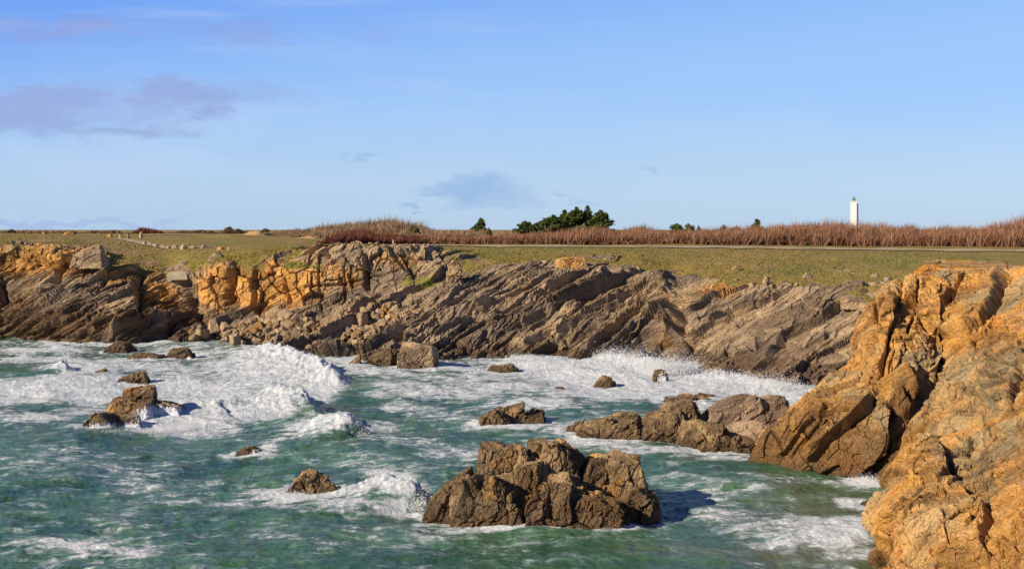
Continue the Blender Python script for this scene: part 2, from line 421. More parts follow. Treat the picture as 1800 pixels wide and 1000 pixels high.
lowr = .30 * smooth(X, 800, 880)
grass = smooth(RID + lowr + .75 * wob + .25 * fbm(P0 / 1.6, 3), 4.55, 5.2)
grass = np.maximum(grass, blobs(X, Y, [(262, 458, 55, 24, .95), (330, 450, 50, 14, .8), (520, 468, 42, 11, .75), (560, 470, 20, 6, .7), (735, 497, 50, 15, .72), (690, 520, 25, 10, .6), (830, 468, 42, 22, .62),
    (880, 480, 30, 20, .5), (250, 440, 40, 12, .9), (1420, 478, 60, 16, .5), (1530, 478, 60, 16, .6), (180, 475, 40, 12, .5), (230, 490, 30, 12, .55), (110, 470, 30, 10, .4)]) * smooth(RID, 1.9, 2.6))
grass = np.clip(grass - blobs(X, Y, [(1340, 470, 40, 9, .5), (1480, 478, 40, 9, .55), (1540, 466, 30, 6, .5), (1060, 452, 60, 10, .55), (960, 462, 50, 10, .5), (700, 440, 120, 8, .8), (600, 438, 90, 6, .8), (160, 448, 26, 12, .9), (60, 436, 70, 8, .6), (1560, 440, 30, 3, .4)]), 0, 1)
damp = blobs(X, Y, [(330, 560, 70, 24, .85), (410, 520, 30, 30, .5), (270, 540, 40, 30, .6), (120, 572, 140, 34, .85), (30, 550, 80, 46, .8), (220, 585, 80, 18, .9), (300, 545, 40, 40, .75), (200, 520, 60, 25, .35), (620, 560, 50, 10, .4), (1170, 590, 40, 30, .4), (1290, 580, 60, 16, .4), (1240, 480, 60, 12, .5), (1340, 590, 70, 26, .35), (1420, 640, 70, 20, .4), (1060, 560, 70, 24, .3), (900, 600, 70, 14, .35), (700, 440, 40, 10, .3), (1010, 600, 60, 20, .3)])
bare = blobs(X, Y, [(70, 423, 50, 4, .8), (150, 434, 70, 5, .9), (215, 444, 60, 6, .85), (262, 462, 22, 10, .9), (520, 425, 60, 4, .6), (480, 414, 60, 3, .4), (850, 460, 40, 12, .6), (920, 448, 60, 6, .5),
    (1250, 442, 200, 4, .42), (240, 480, 24, 12, .75), (1000, 434, 300, 3, .35), (1540, 455, 120, 4, .35)])
green = blobs(X, Y, [(1010, 440, 160, 9, .7), (740, 497, 60, 20, .9), (530, 466, 50, 14, .8), (1560, 460, 70, 12, .9), (1420, 478, 40, 12, .7), (870, 450, 50, 12, .7), (300, 460, 60, 10, .35), (1700, 458, 120, 6, .6), (400, 428, 110, 5, .45)])
ochre = blobs(X, Y, [(470, 500, 130, 55, .95), (400, 505, 70, 48, 1), (280, 530, 60, 40, .8), (600, 490, 60, 40, .62), (700, 455, 70, 22, .55), (80, 462, 150, 40, .85), (230, 484, 70, 26, .8), (280, 520, 50, 30, .8), (1270, 510, 50, 26, .7), (1180, 475, 30, 10, .5), (1170, 610, 26, 30, .6),
    (1015, 465, 20, 12, .9), (1400, 490, 60, 12, .4), (540, 440, 80, 12, .45), (210, 500, 40, 30, .55), (640, 640, 60, 14, .3), (1360, 560, 60, 30, .22), (1000, 540, 60, 20, .3), (900, 520, 70, 20, .32), (1080, 500, 60, 16, .3), (800, 500, 40, 30, .38), (760, 560, 50, 20, .25), (1260, 610, 50, 20, .3), (1440, 540, 40, 20, .25), (60, 500, 60, 20, .35), (150, 560, 60, 20, .25), (560, 590, 60, 14, .3)])
lichen = blobs(X, Y, [(165, 437, 22, 5, .6), (380, 470, 30, 16, .5), (1016, 460, 10, 8, .8), (1180, 470, 22, 8, .55), (1270, 500, 20, 10, .5), (600, 436, 80, 5, .45), (660, 470, 30, 10, .3), (470, 480, 30, 14, .35), (40, 440, 20, 10, .4), (1490, 480, 20, 8, .3)])
wB = np.clip(blobs(X, Y, [(400, 500, 100, 60, 1), (520, 490, 110, 55, 1), (640, 480, 100, 50, 1), (740, 460, 70, 25, .8), (60, 450, 130, 26, 1), (160, 455, 50, 18, 1)]) * 1.4, 0, 1)
wL = np.clip(blobs(X, Y, [(1400, 610, 130, 90, 1), (1300, 590, 90, 60, .8), (1480, 600, 80, 90, 1)]) * 1.3, 0, 1)     # smooth slabs under the right-hand headland
act = RID < 6.2
A = P0[act]; rk = (1 - grass[act]); fade = smooth(RID[act], .0, .8)
RS1 = frame(rad(28), 0.0, -.04); RB = frame(rad(-3), rad(8), 0); 
o1, t1, k1 = facets(A, RS1, (15, 5, 2.4), 1.3, .10, .03)
o2, t2, k2 = facets(A, RS1, (6.5, 2.2, .8), 4.1, .12, .05)
la, lf = layers(A, RS1, .85, 2.0, .4); lb, lg = layers(A, RS1, 2.6, 7.0, .35); lc, lh = layers(A, RS1, .34, 11.0, .5)
bigb = 1 - .6 * smooth(X[act], 360, 240)
dS = .28 * o1 + .30 * t1 - .35 * k1 + .10 * o2 + .12 * t2 - .12 * k2 + .20 * la + (.5 - lf) * .46 + (.60 * lb + (.5 - lg) * 1.7) * bigb + .12 * lc + (.5 - lh) * .24 + (.22 * o2 + .3 * t2 - .15 * k2) * (1 - bigb)
b1, s1, q1 = facets(A, RB, (2.6, 3, 3.4), 3.3, .10, .03)
b2, s2, q2 = facets(A, RB, (.9, 1.1, 1.3), 9.2, .12, .05)
dB = .55 * b1 + .45 * s1 - .45 * q1 + .16 * b2 + .2 * s2 - .09 * q2
bed = .5 + .22 * o1 + .22 * la + .16 * o2 + .16 * lc
bed = bed * (1 - wB[act]) + (.5 + .34 * b1 + .2 * b2) * wB[act]; BED = np.full(len(P0), .5, np.float32); BED[act] = np.clip(bed, 0, 1)
fine = .14 * fbm((A @ RS1) / np.array([3.4, 1.4, .7], np.float32), 4)
wb = wB[act]; wl = wL[act]
disp = (dS * (1 - .6 * wl)) * (1 - wb) + dB * wb + fine
GROOVES = [  # polyline in photograph pixels, half width px, depth m (negative = stands proud)
 ([(1196, 548), (1188, 575), (1160, 605), (1140, 625)], 11, 2.4), ([(1205, 605), (1198, 655)], 9, 2.6), ([(1188, 520), (1196, 548)], 6, 1.4),
 ([(1170, 620), (1180, 600), (1184, 580)], 8, -.8), ([(1080, 625), (1105, 608), (1130, 600)], 5, 1.0), ([(1300, 570), (1330, 550)], 4, .8), ([(1060, 630), (1100, 615)], 5, .7),
 ([(644, 452), (646, 480), (648, 508)], 4, 1.3), ([(690, 443), (712, 470), (722, 478)], 6, 1.3), ([(700, 448), (736, 440)], 5, 1.0), ([(412, 488), (404, 525)], 8, 1.8), ([(448, 475), (452, 548)], 3, 1.0),
 ([(415, 452), (410, 480)], 3, .9), ([(500, 490), (512, 530)], 3, .7), ([(560, 465), (567, 555)], 2.5, .5), ([(606, 470), (608, 545)], 2.5, .6), ([(470, 545), (560, 530), (640, 518)], 3, .8), ([(540, 505), (606, 500), (700, 478)], 2.5, .5),
 ([(247, 478), (243, 530), (248, 565)], 9, 2.0), ([(330, 500), (345, 540), (360, 565)], 8, 1.2), ([(270, 560), (300, 578)], 8, 1.5), ([(185, 505), (165, 525)], 5, 1.0), ([(0, 500), (8, 530)], 9, 1.8), ([(115, 480), (85, 520)], 4, .8),
 ([(545, 572), (590, 560), (655, 540)], 8, -1.0), ([(560, 572), (610, 560), (662, 540)], 6, 1.3), ([(210, 590), (280, 575)], 13, -1.4), ([(300, 600), (250, 592)], 8, .8),
 ([(700, 590), (780, 560), (860, 540)], 5, -.7), ([(720, 600), (830, 560)], 4, .9), ([(820, 612), (900, 585), (960, 560)], 6, 1.1), ([(870, 590), (960, 550), (1060, 500)], 12, -.9), ([(880, 560), (960, 520)], 4, .8),
 ([(990, 600), (1080, 550), (1180, 505)], 10, -.8), ([(960, 618), (1050, 580)], 4, .9), ([(1220, 640), (1300, 622), (1380, 600)], 5, .6), ([(1280, 622), (1315, 612), (1330, 620)], 4, 1.0), ([(1230, 560), (1290, 545), (1350, 520)], 5, .5), ([(1330, 530), (1400, 500)], 4, .4),
 ([(1010, 455), (1032, 478)], 4, .7), ([(640, 625), (690, 612)], 10, -1.0), ([(1440, 620), (1370, 650)], 4, .5)]
Xa, Ya = X[act], Y[act]
wv = 2.2 * perlin(A / 2.0)
for pts, wd, dep in GROOVES:
    xs = [p[0] for p in pts]; ys = [p[1] for p in pts]; mg = wd * 3 + 6
    sel = (Xa > min(xs) - mg) & (Xa < max(xs) + mg) & (Ya > min(ys) - mg) & (Ya < max(ys) + mg)
    dd = polydist(Xa[sel] + wv[sel], Ya[sel] + wv[sel] * .5, pts)
    disp[sel] -= dep * np.exp(-(dd / wd) ** (2 if dep > 0 else 4))
STEPS = [  # edge lines where the rock on the left of the drawing direction stands proud of the rest: reach px, height m
 ([(1140, 645), (1165, 605), (1188, 570), (1197, 528)], 60, 2.6), ([(1193, 660), (1202, 605), (1199, 588)], 26, 2.2), ([(646, 512), (644, 455)], 32, 1.0), ([(724, 482), (698, 443)], 40, 1.3), ([(404, 530), (414, 470)], 30, 1.2), ([(454, 550), (448, 470)], 34, .8),
 ([(240, 568), (247, 478)], 46, 1.9), ([(168, 530), (192, 485)], 30, 1.1), ([(85, 525), (115, 476)], 30, 1.0), ([(8, 540), (2, 490)], 40, 1.6), ([(200, 600), (262, 580), (300, 574)], 20, 1.6),
 ([(825, 614), (900, 588), (960, 563), (1060, 518)], 26, 1.1), ([(920, 616), (1000, 588), (1090, 550)], 26, 1.0), ([(1045, 632), (1110, 600)], 24, 1.2), ([(860, 568), (940, 535), (1010, 500)], 22, .9), ([(720, 612), (800, 580), (850, 556)], 20, .8), ([(1000, 560), (1100, 520), (1185, 490)], 22, .9),
 ([(1235, 570), (1300, 552), (1352, 520)], 26, .8), ([(1290, 630), (1330, 616)], 24, .9), ([(1300, 640), (1380, 622), (1450, 600)], 24, .7), ([(1180, 500), (1250, 492)], 12, .7), ([(770, 560), (800, 520), (812, 500)], 16, .7), ([(60, 590), (130, 562), (190, 545)], 18, .9), ([(20, 565), (90, 535), (140, 520)], 18, .9), ([(100, 606), (170, 588)], 14, .9)]
def step_up(Xs, Ys, pts, reach, amp_):
    d_ = np.full(Xs.shape, 1e9, np.float32); sg = np.zeros(Xs.shape, np.float32)
    for (x0, y0), (x1, y1) in zip(pts[:-1], pts[1:]):
        ex, ey = x1 - x0, y1 - y0; L = math.hypot(ex, ey); t = np.clip(((Xs - x0) * ex + (Ys - y0) * ey) / L / L, 0, 1)
        qx, qy = Xs - x0 - t * ex, Ys - y0 - t * ey; dd = np.hypot(qx, qy); m_ = dd < d_; side = (qx * ey - qy * ex) / L
        sg = np.where(m_, side, sg); d_ = np.minimum(d_, dd)
    cosn = np.abs(sg) / np.maximum(d_, 1e-3)                        # fades past the ends of the line
    return amp_ * smooth(sg, -1.8, 1.8) * np.exp(-d_ / reach) * np.clip(cosn * 1.6 - .5, 0, 1)
for pts, rc, am in STEPS:
    xs = [p[0] for p in pts]; ys = [p[1] for p in pts]; mg = rc * 4
    sel = (Xa > min(xs) - mg) & (Xa < max(xs) + mg) & (Ya > min(ys) - mg) & (Ya < max(ys) + mg)
    disp[sel] += step_up(Xa[sel] + wv[sel], Ya[sel] + .5 * wv[sel], pts, rc, am)
lump = .22 * fbm(A / 3.0, 4) + .06 * fbm(A / .7, 3)
amp = rk * fade * smooth(6.2 - RID[act], 0, 1.0) * (1 - .62 * smooth(RID[act], 3.5, 4.6) * smooth(X[act], 760, 840))
P1 = P0.copy()
P1[act] = A + (N0[act] * (disp * amp + lump * (1 - rk) * .8 * fade)[:, None]).astype(np.float32)
far_m = RID > 5.9
P1[far_m, 2] += (.10 * fbm(P0[far_m] / 9.0, 3)).astype(np.float32) * np.clip((RID[far_m] - 5.9) * 2, 0, 1)
terrain = mesh_obj('terrain', P1, grid_faces(R_, C_), M_FAR, dict(grass=grass, bare=bare, green=green, ochre=ochre, lichen=lichen, bed=BED, damp=damp), smooth_=False)
tag(terrain, kind='structure')
TG = P1.reshape(R_, C_, 3); TX, TY = proj(TG)
def on_terrain(px, py, lo=1.0, hi=9.0):
    """point of the terrain seen at a photograph pixel"""
    m_ = (rowid >= lo) & (rowid <= hi); idx = np.nonzero(m_)[0]
    sx = TX[idx]; sy = TY[idx]
    k = np.argmin((sx - px) ** 2 + ((sy - py) * 2.0) ** 2); r, c = divmod(k, C_)
    return TG[idx[r], c]
def ground_z(x, y):
    u = 900 + x / y * F
    col = np.argmin(np.abs(TX[R_ // 2] - u)); prof = TG[:, col]; m_ = rowid > 4.9
    return float(np.interp(y, prof[m_, 1], prof[m_, 2]))

# gravel paths lie as sheets on the terrain
mp_, n = new_mat('gravel')
Pn = n.node('ShaderNodeNewGeometry').outputs['Position']
finish(n, n.mix(n.noise(Pn, 2.5, 5), (.34, .26, .145), (.44, .345, .21)), .95)
def path_strip(name, pts, half):
    pts = np.array(pts, float); L = []
    for i in range(len(pts) - 1):
        for t in np.linspace(0, 1, 60, endpoint=(i == len(pts) - 2)): L.append(pts[i] * (1 - t) + pts[i + 1] * t)
    L = np.array(L); tg = np.gradient(L, axis=0); nn = np.stack([-tg[:, 1], tg[:, 0]], 1); nn /= np.linalg.norm(nn, axis=1)[:, None]
    G = []
    for k in range(-3, 4):
        q = L + nn * half * k / 3 * (1 + .25 * np.sin(np.arange(len(L)) * .21 + k))[:, None]
        G.append([(x, y, ground_z(x, y) + .12) for x, y in q])
    tag(mesh_obj(name, np.array(G), grid_faces(7, len(L)), mp_), kind='structure')
def gp(px, d): return ((px - 900) / F * d, d)
path_strip('path', [gp(700, 206), gp(800, 208), gp(1000, 208), gp(1250, 206), gp(1400, 203), gp(1600, 201), gp(1850, 194), gp(2100, 192)], 3.6)
path_strip('path', [gp(210, 300), gp(232, 275), gp(262, 243), gp(300, 225), gp(360, 215)], 1.8)
path_strip('path', [gp(250, 360), gp(400, 395), gp(560, 420)], 3.0)

# ------------------------------------------------------------------ near headland: wall, buttress and front mass
NPA = [
 [(1625,472,97),(1640,470,96.5),(1662,472,96),(1690,474,95),(1720,477,94),(1760,476,92.5),(1800,472,90),(1960,468,84),(2200,460,78)],
 [(1572,512,92.5),(1590,510,91.5),(1622,512,92),(1655,518,91.5),(1700,520,90.5),(1750,520,89),(1800,520,86.5),(1960,515,80),(2200,510,74)],
 [(1513,562,88.5),(1545,563,86.3),(1590,565,87.2),(1650,570,88),(1700,570,86),(1750,565,84.5),(1800,565,81),(1960,560,75),(2200,560,69)],
 [(1497,605,86.5),(1530,605,84),(1590,605,84),(1650,610,86),(1700,605,83),(1750,605,80),(1800,605,76),(1960,600,70),(2200,600,64)],
 [(1501,640,85.5),(1535,645,82.7),(1590,645,82),(1650,650,84),(1700,645,80),(1750,645,76),(1800,640,72),(1960,640,65),(2200,640,59)],
 [(1470,665,84.5),(1520,680,81.5),(1590,685,80.4),(1645,690,80),(1700,690,76),(1750,690,71),(1800,690,67.5),(1960,690,60),(2200,690,54)],
 [(1400,722,83),(1500,730,80.5),(1580,735,79),(1632,735,76),(1690,740,70),(1750,740,66),(1800,740,62.5),(1960,740,55),(2200,740,49)],
 [(1345,768,82),(1480,790,79.5),(1560,795,77),(1610,790,72.5),(1690,795,66),(1750,795,61.5),(1800,795,58.5),(1960,790,50),(2200,790,45)],
 [(1325,825,82),(1470,850,79),(1545,852,75),(1585,850,70),(1690,850,63),(1750,850,59),(1800,850,56),(1960,850,47),(2200,850,42)]]
NPB = [
 [(1392,727,82.5),(1440,692,82.5),(1500,671,82),(1560,668,81.5),(1604,655,81.2),(1618,662,82.5)],
 [(1372,745,80.6),(1425,722,79.6),(1490,700,79.2),(1550,690,79.2),(1603,676,79.6),(1617,700,82)],
 [(1345,768,80.3),(1420,755,78.6),(1490,738,77.8),(1550,722,77.6),(1602,705,78.4),(1613,740,81)],
 [(1325,795,80.3),(1410,795,78.4),(1480,785,77),(1545,770,76.4),(1594,745,77.6),(1604,775,80)],
 [(1308,822,80.6),(1400,837,78.0),(1470,844,76.7),(1520,836,76.6),(1552,820,77.0),(1566,835,79)],
 [(1300,840,81),(1400,856,78.5),(1470,864,77),(1520,860,77),(1552,860,77),(1566,860,79)]]
NPC = [
 [(1614,782,67.5),(1640,772,68),(1680,772,68),(1730,772,66),(1800,765,62),(1960,755,55),(2200,750,50)],
 [(1584,814,64),(1620,812,62.5),(1670,815,61.8),(1730,815,60.2),(1800,815,56.8),(1960,815,49),(2200,815,44)],
 [(1557,862,61.5),(1600,860,58.8),(1660,860,57.6),(1730,860,57),(1800,860,53.5),(1960,860,46),(2200,860,41)],
 [(1535,898,60),(1580,905,56.6),(1650,905,54.6),(1730,905,54),(1800,905,51),(1960,905,43.5),(2200,905,39)],
 [(1538,935,58.8),(1580,950,55),(1650,950,52.6),(1730,950,51.5),(1800,950,49),(1960,950,41),(2200,950,37)],
 [(1547,965,57.6),(1580,1000,53.6),(1650,1000,50.6),(1730,1000,49),(1800,1000,46.5),(1960,1000,39),(2200,1000,35)],
 [(1530,1000,56.9),(1570,1060,51),(1650,1085,47.2),(1730,1090,46),(1800,1095,44),(1960,1095,36),(2200,1095,33)]]
NG = [  # cracks of the near headland
 ([(1560, 530), (1540, 562)], 3, .35), ([(1572, 530), (1566, 580), (1558, 620), (1551, 660)], 2.6, .8), ([(1588, 490), (1584, 520), (1570, 560), (1565, 586)], 4, .6), ([(1612, 490), (1608, 540)], 2.5, .5), ([(1545, 525), (1541, 570)], 2.5, .4),
 ([(1670, 525), (1658, 560), (1652, 592), (1653, 620), (1657, 640), (1648, 662)], 3, 1.1), ([(1698, 482), (1680, 520), (1668, 545)], 3, .7), ([(1668, 594), (1700, 592), (1728, 572), (1745, 548), (1762, 520), (1772, 480)], 4.0, 1.5),
 ([(1612, 565), (1625, 585), (1632, 595)], 2.5, .5), ([(1592, 590), (1602, 565)], 2.2, .5), ([(1568, 607), (1598, 604)], 2, .4), ([(1576, 568), (1590, 568)], 2.2, .5),
 ([(1742, 632), (1760, 640), (1782, 644)], 2.6, .6), ([(1742, 664), (1762, 665)], 2, .6), ([(1790, 645), (1786, 680), (1775, 710)], 3, .6), ([(1738, 704), (1755, 708)], 2.4, .6), ([(1716, 697), (1732, 700)], 3, .7), ([(1655, 710), (1670, 714)], 3, .7), ([(1633, 726), (1656, 734)], 2, .5),
 ([(1605, 660), (1606, 690), (1601, 715)], 3.4, 1.2), ([(1568, 720), (1566, 760), (1560, 790)], 5, .9), ([(1590, 690), (1598, 720)], 4, .7), ([(1520, 735), (1500, 752)], 3, .5), ([(1620, 780), (1608, 775)], 3, .5),
 ([(1470, 688), (1520, 674)], 3, .3), ([(1360, 760), (1380, 790)], 3, .4), ([(1430, 735), (1470, 722), (1490, 725)], 3, .5), ([(1440, 790), (1480, 760), (1530, 720)], 5, -.5), ([(1395, 800), (1440, 740)], 4, -.3),
 ([(1608, 907), (1628, 904)], 2.6, .5), ([(1626, 916), (1642, 913)], 2.2, .4), ([(1655, 947), (1666, 949)], 2, .4), ([(1675, 928), (1686, 933)], 2, .4), ([(1741, 890), (1743, 915), (1737, 940), (1733, 965)], 2.8, .8),
 ([(1668, 812), (1682, 830), (1690, 845)], 6, .8), ([(1745, 822), (1800, 821)], 2, .4), ([(1610, 880), (1625, 860)], 2.2, .4), ([(1625, 885), (1652, 872)], 2, .35), ([(1548, 945), (1552, 950)], 3, .5), ([(1730, 880), (1742, 900)], 2.5, .5), ([(1795, 930), (1770, 945)], 3, .4),
 ([(1640, 600), (1625, 640)], 3, .3), ([(1700, 640), (1740, 610)], 3, .3), ([(1690, 690), (1740, 650)], 3, .3), ([(1660, 770), (1720, 735), (1770, 715)], 5, .5), ([(1680, 800), (1750, 770)], 4, .35)]
NSTEPS = [([(1662, 596), (1700, 593), (1728, 573), (1745, 549), (1762, 520), (1773, 476)], 60, 1.1), ([(1650, 664), (1655, 620), (1654, 590), (1672, 520)], 36, .55), ([(1551, 664), (1562, 600), (1574, 528)], 34, .45), ([(1738, 590), (1737, 706)], 40, .7), ([(1788, 640), (1776, 712)], 20, -.5),
 ([(1566, 586), (1584, 522), (1590, 488)], 22, .4), ([(1655, 712), (1690, 700), (1735, 696)], 30, .5), ([(1608, 662), (1606, 690), (1600, 716)][::-1], 26, .8), ([(1430, 812), (1480, 762), (1535, 716)], 26, .8), ([(1500, 835), (1545, 790), (1562, 735)], 22, .7), ([(1380, 800), (1420, 750), (1450, 722)], 22, .5), ([(1660, 845), (1668, 812), (1640, 775)], 30, .5), ([(1736, 970), (1743, 900)], 40, .5), ([(1690, 800), (1760, 770), (1800, 765)], 24, .5), ([(1560, 930), (1640, 880), (1690, 850)], 24, .25)]
def near_patch(rows_, crate, rrate, behind, seed, plateau=False, blk=1.0):
    G = np.array([[W(*p) for p in r] for r in rows_])
    sil = G[:, :1]
    pre = [sil + np.array(b) for b in behind]
    G = np.concatenate(pre + [G], 1)
    if plateau:
        top = G[:1].copy(); up = []
        for dist, z in ((26, 11.9), (9, 12.15), (2.5, 12.3)):
            t = top.copy(); t[..., 0] *= (top[..., 1] + dist) / top[..., 1]; t[..., 1] += dist; t[..., 2] = np.minimum(z, top[..., 2] + .1); up.append(t)
        G = np.concatenate(up + [G], 0)
    bot = G[-1:].copy(); bot[..., 2] -= 4; bot[..., 1] -= 1.5
    G = np.concatenate([G, bot], 0)
    gx, gy = proj(G)
    cs = [int(np.clip(np.abs(np.diff(gx[:, i:i + 2], axis=1)).max() * crate, 12, 150)) for i in range(G.shape[1] - 1)]
    rs = [int(np.clip(np.abs(np.diff(gy[i:i + 2], axis=0)).max() * rrate, 14, 110)) for i in range(G.shape[0] - 1)]
    D = catmull(catmull(G, cs, 1), rs, 0); r, c = D.shape[:2]
    N = grid_normals(D).reshape(-1, 3); P = D.reshape(-1, 3).astype(np.float32)
    if (N * (np.array([0, 0, H]) - P)).sum(1).mean() < 0: N = -N
    x, y = proj(P)
    RN = frame(rad(62), rad(20), .3); RM = frame(rad(18), rad(-15), .4)
    o1, t1, k1 = facets(P, RN, (4.6 * blk, 3.0 * blk, 2.2 * blk), seed, .06, .016)
    o2, t2, k2 = facets(P, RM, (1.5 * blk, 1.2 * blk, .8 * blk), seed + 3, .08, .025)
    o3, t3, k3 = facets(P, RN, (.55 * blk, .42 * blk, .26 * blk), seed + 6, .1, .04)
    kk = 1.0 if blk >= 1 else .35
    o4, t4, k4 = facets(P, frame(rad(48), rad(40), .2), (3.2 * blk, 2.4 * blk, 2.0 * blk), seed + 9, .05, .014)
    v = (.20 * o1 + .34 * t1 - .34 * k1 * kk + .10 * o4 + .16 * t4 - .26 * k4 * kk) * blk + (.07 * o2 + .11 * t2 - .09 * k2 * kk) * blk + (.025 * o3 + .04 * t3 - .025 * k3) * blk + .03 * fbm(P / .5, 4) + .08 * fbm(P / 3.5, 3) + .10 * ridged(P / 1.3, 3) * kk + .035 * ridged(P / .4 + 7, 2)
    wv_ = 1.8 * perlin(P / .9) + .8 * perlin(P / .35)
    for pts, wd, dep in NG:
        xs = [p[0] for p in pts]; ys = [p[1] for p in pts]; mg = wd * 3 + 6
        sel = (x > min(xs) - mg) & (x < max(xs) + mg) & (y > min(ys) - mg) & (y < max(ys) + mg)
        dd = polydist(x[sel] + wv_[sel], y[sel] + wv_[sel] * .6, pts)
        v[sel] -= dep * np.exp(-(dd / wd) ** (2 if dep > 0 else 4))
    for pts, rc, am in NSTEPS: v += step_up(x + wv_ * .35, y + wv_ * .2, pts, rc, am)
    zc = P[:, 2]; v *= 1 - .85 * smooth(zc + .3 * perlin(P / 2.0), 11.2, 12.1)
    g = smooth(zc + .35 * fbm(P / 1.5, 3), 12.25, 12.6) * (1.0 if plateau else 0) * smooth(P[:, 1], 88, 96)
    P2 = P + (N * (v * (1 - .8 * g))[:, None]).astype(np.float32)
    och = np.clip(.62 + .55 * fbm(P / 4 + 3, 3), .05, 1)
    och = np.clip(och - blobs(x, y, [(1720, 660, 60, 30, .5), (1640, 920, 60, 30, .35), (1700, 780, 60, 30, .35), (1780, 520, 40, 40, .3)]) + blobs(x, y, [(1560, 600, 60, 60, .35), (1640, 550, 50, 60, .3), (1600, 830, 40, 50, .4)]), 0, 1)
    lic = blobs(x, y, [(1630, 477, 26, 6, .9), (1582, 550, 12, 18, .7), (1680, 471, 12, 4, .8), (1762, 575, 22, 14, .7), (1540, 560, 25, 40, .35), (1715, 500, 30, 20, .45), (1610, 800, 28, 26, .5), (1745, 590, 14, 22, .5), (1600, 495, 14, 10, .5), (1780, 470, 20, 4, .6), (1370, 832, 60, 6, 1.0), (1310, 826, 20, 6, .9), (1762, 718, 10, 8, .6)])
    return P2, grid_faces(r, c), dict(grass=g, bare=g * 0 + .3, green=g * 0 + .3, ochre=och, lichen=lic, bed=np.clip(.5 + .26 * o1 + .16 * o2 + .10 * o3, 0, 1), damp=blobs(x, y, [(1540, 800, 50, 50, .9), (1585, 720, 25, 60, .8), (1400, 800, 80, 30, .6), (1340, 810, 40, 30, .7), (1480, 810, 60, 30, .8), (1560, 830, 40, 30, .7), (1450, 760, 50, 20, .35), (1640, 800, 10, 20, .4), (1700, 830, 14, 14, .6), (1620, 925, 16, 14, .35)]))
def cliff_join(name, parts, mat):
    Vs, Fs, At, off = [], [], {}, 0
    for p, f, a in parts:
        Vs.append(p); Fs.append(f + off); off += len(p)
        for k in a: At.setdefault(k, []).append(a[k])
    return mesh_obj(name, np.concatenate(Vs), np.concatenate(Fs), mat, {k: np.concatenate(v) for k, v in At.items()}, smooth_=False)
NA = near_patch(NPA, 1.5, 1.5, [(9, 22, -.5), (5.5, 13, 0), (2.2, 5, 0), (.5, 1.4, 0)], 2.2, plateau=True)
NB_ = near_patch(NPB, 1.5, 1.5, [(3, 4, 0), (.6, 1.3, 0)], 12.7, blk=.7)
NC = near_patch(NPC, 1.4, 1.4, [(6, 10, 0), (2, 3.6, 0), (.4, 1.0, 0)], 23.1)
NB_[2]['ochre'] *= .9; NB_[2]['bed'] = NB_[2]['bed'] * .85; NB_[2]['damp'] = np.clip(np.maximum(NB_[2]['damp'] * 1.3, (.72 - .50 * smooth(NB_[0][:, 2], 2.0, 6.0))), 0, 1.2)
cliff = cliff_join('cliff', [NA, NB_, NC], M_NEAR); tag(cliff, kind='structure')

# ------------------------------------------------------------------ rocks made of fractured blocks
def cube_sphere(n_):
    Vs, Fs, off = [], [], 0
    t = np.tan(np.linspace(-1, 1, n_) * math.pi / 4)
    a, b = np.meshgrid(t, t); one = np.ones_like(a)
    for ax in range(3):
        for sg in (-1, 1):
            v = [None] * 3; v[ax] = one * sg; v[(ax + 1) % 3] = a * sg; v[(ax + 2) % 3] = b
            q = np.stack(v, -1).reshape(-1, 3); q /= np.linalg.norm(q, axis=1)[:, None]
            Vs.append(q); Fs.append(grid_faces(n_, n_) + off); off += n_ * n_
    Vv = np.concatenate(Vs); Ff = np.concatenate(Fs)
    key = np.round(Vv * 1e5).astype(np.int64); _, first, inv = np.unique(key, axis=0, return_index=True, return_inverse=True)
    return Vv[first], inv.ravel()[Ff]
_CS = {}
def block(half, seed, n_=40, taper=.12, slope=(0, 0), bevels=9, cut=(.92, 1.25), k=36):
    if n_ not in _CS: _CS[n_] = cube_sphere(n_)
    d, f = _CS[n_]; r_ = np.random.RandomState(seed)
    pl = [((1, 0, taper), 1), ((-1, 0, taper), 1), ((0, 1, taper), 1), ((0, -1, taper), 1), ((-slope[0], -slope[1], 1), 1), ((0, 0, -1), 1)]
    pl = [((np.array(nn, float) + r_.uniform(-.12, .12, 3)), dd) for nn, dd in pl]
    for _ in range(bevels):
        v = r_.normal(size=3); v[2] = abs(v[2]) * .8 + .1; v /= np.linalg.norm(v); pl.append((v, r_.uniform(*cut)))
    s = np.zeros(len(d))
    for nn, dd in pl: s += np.maximum(d @ (nn / dd), 0) ** k
    rr = s ** (-1 / k)
    P = d * rr[:, None] * np.array(half)
    Nn = d / np.array(half); Nn /= np.linalg.norm(Nn, axis=1)[:, None]
    return P, f, Nn
RINGS = []
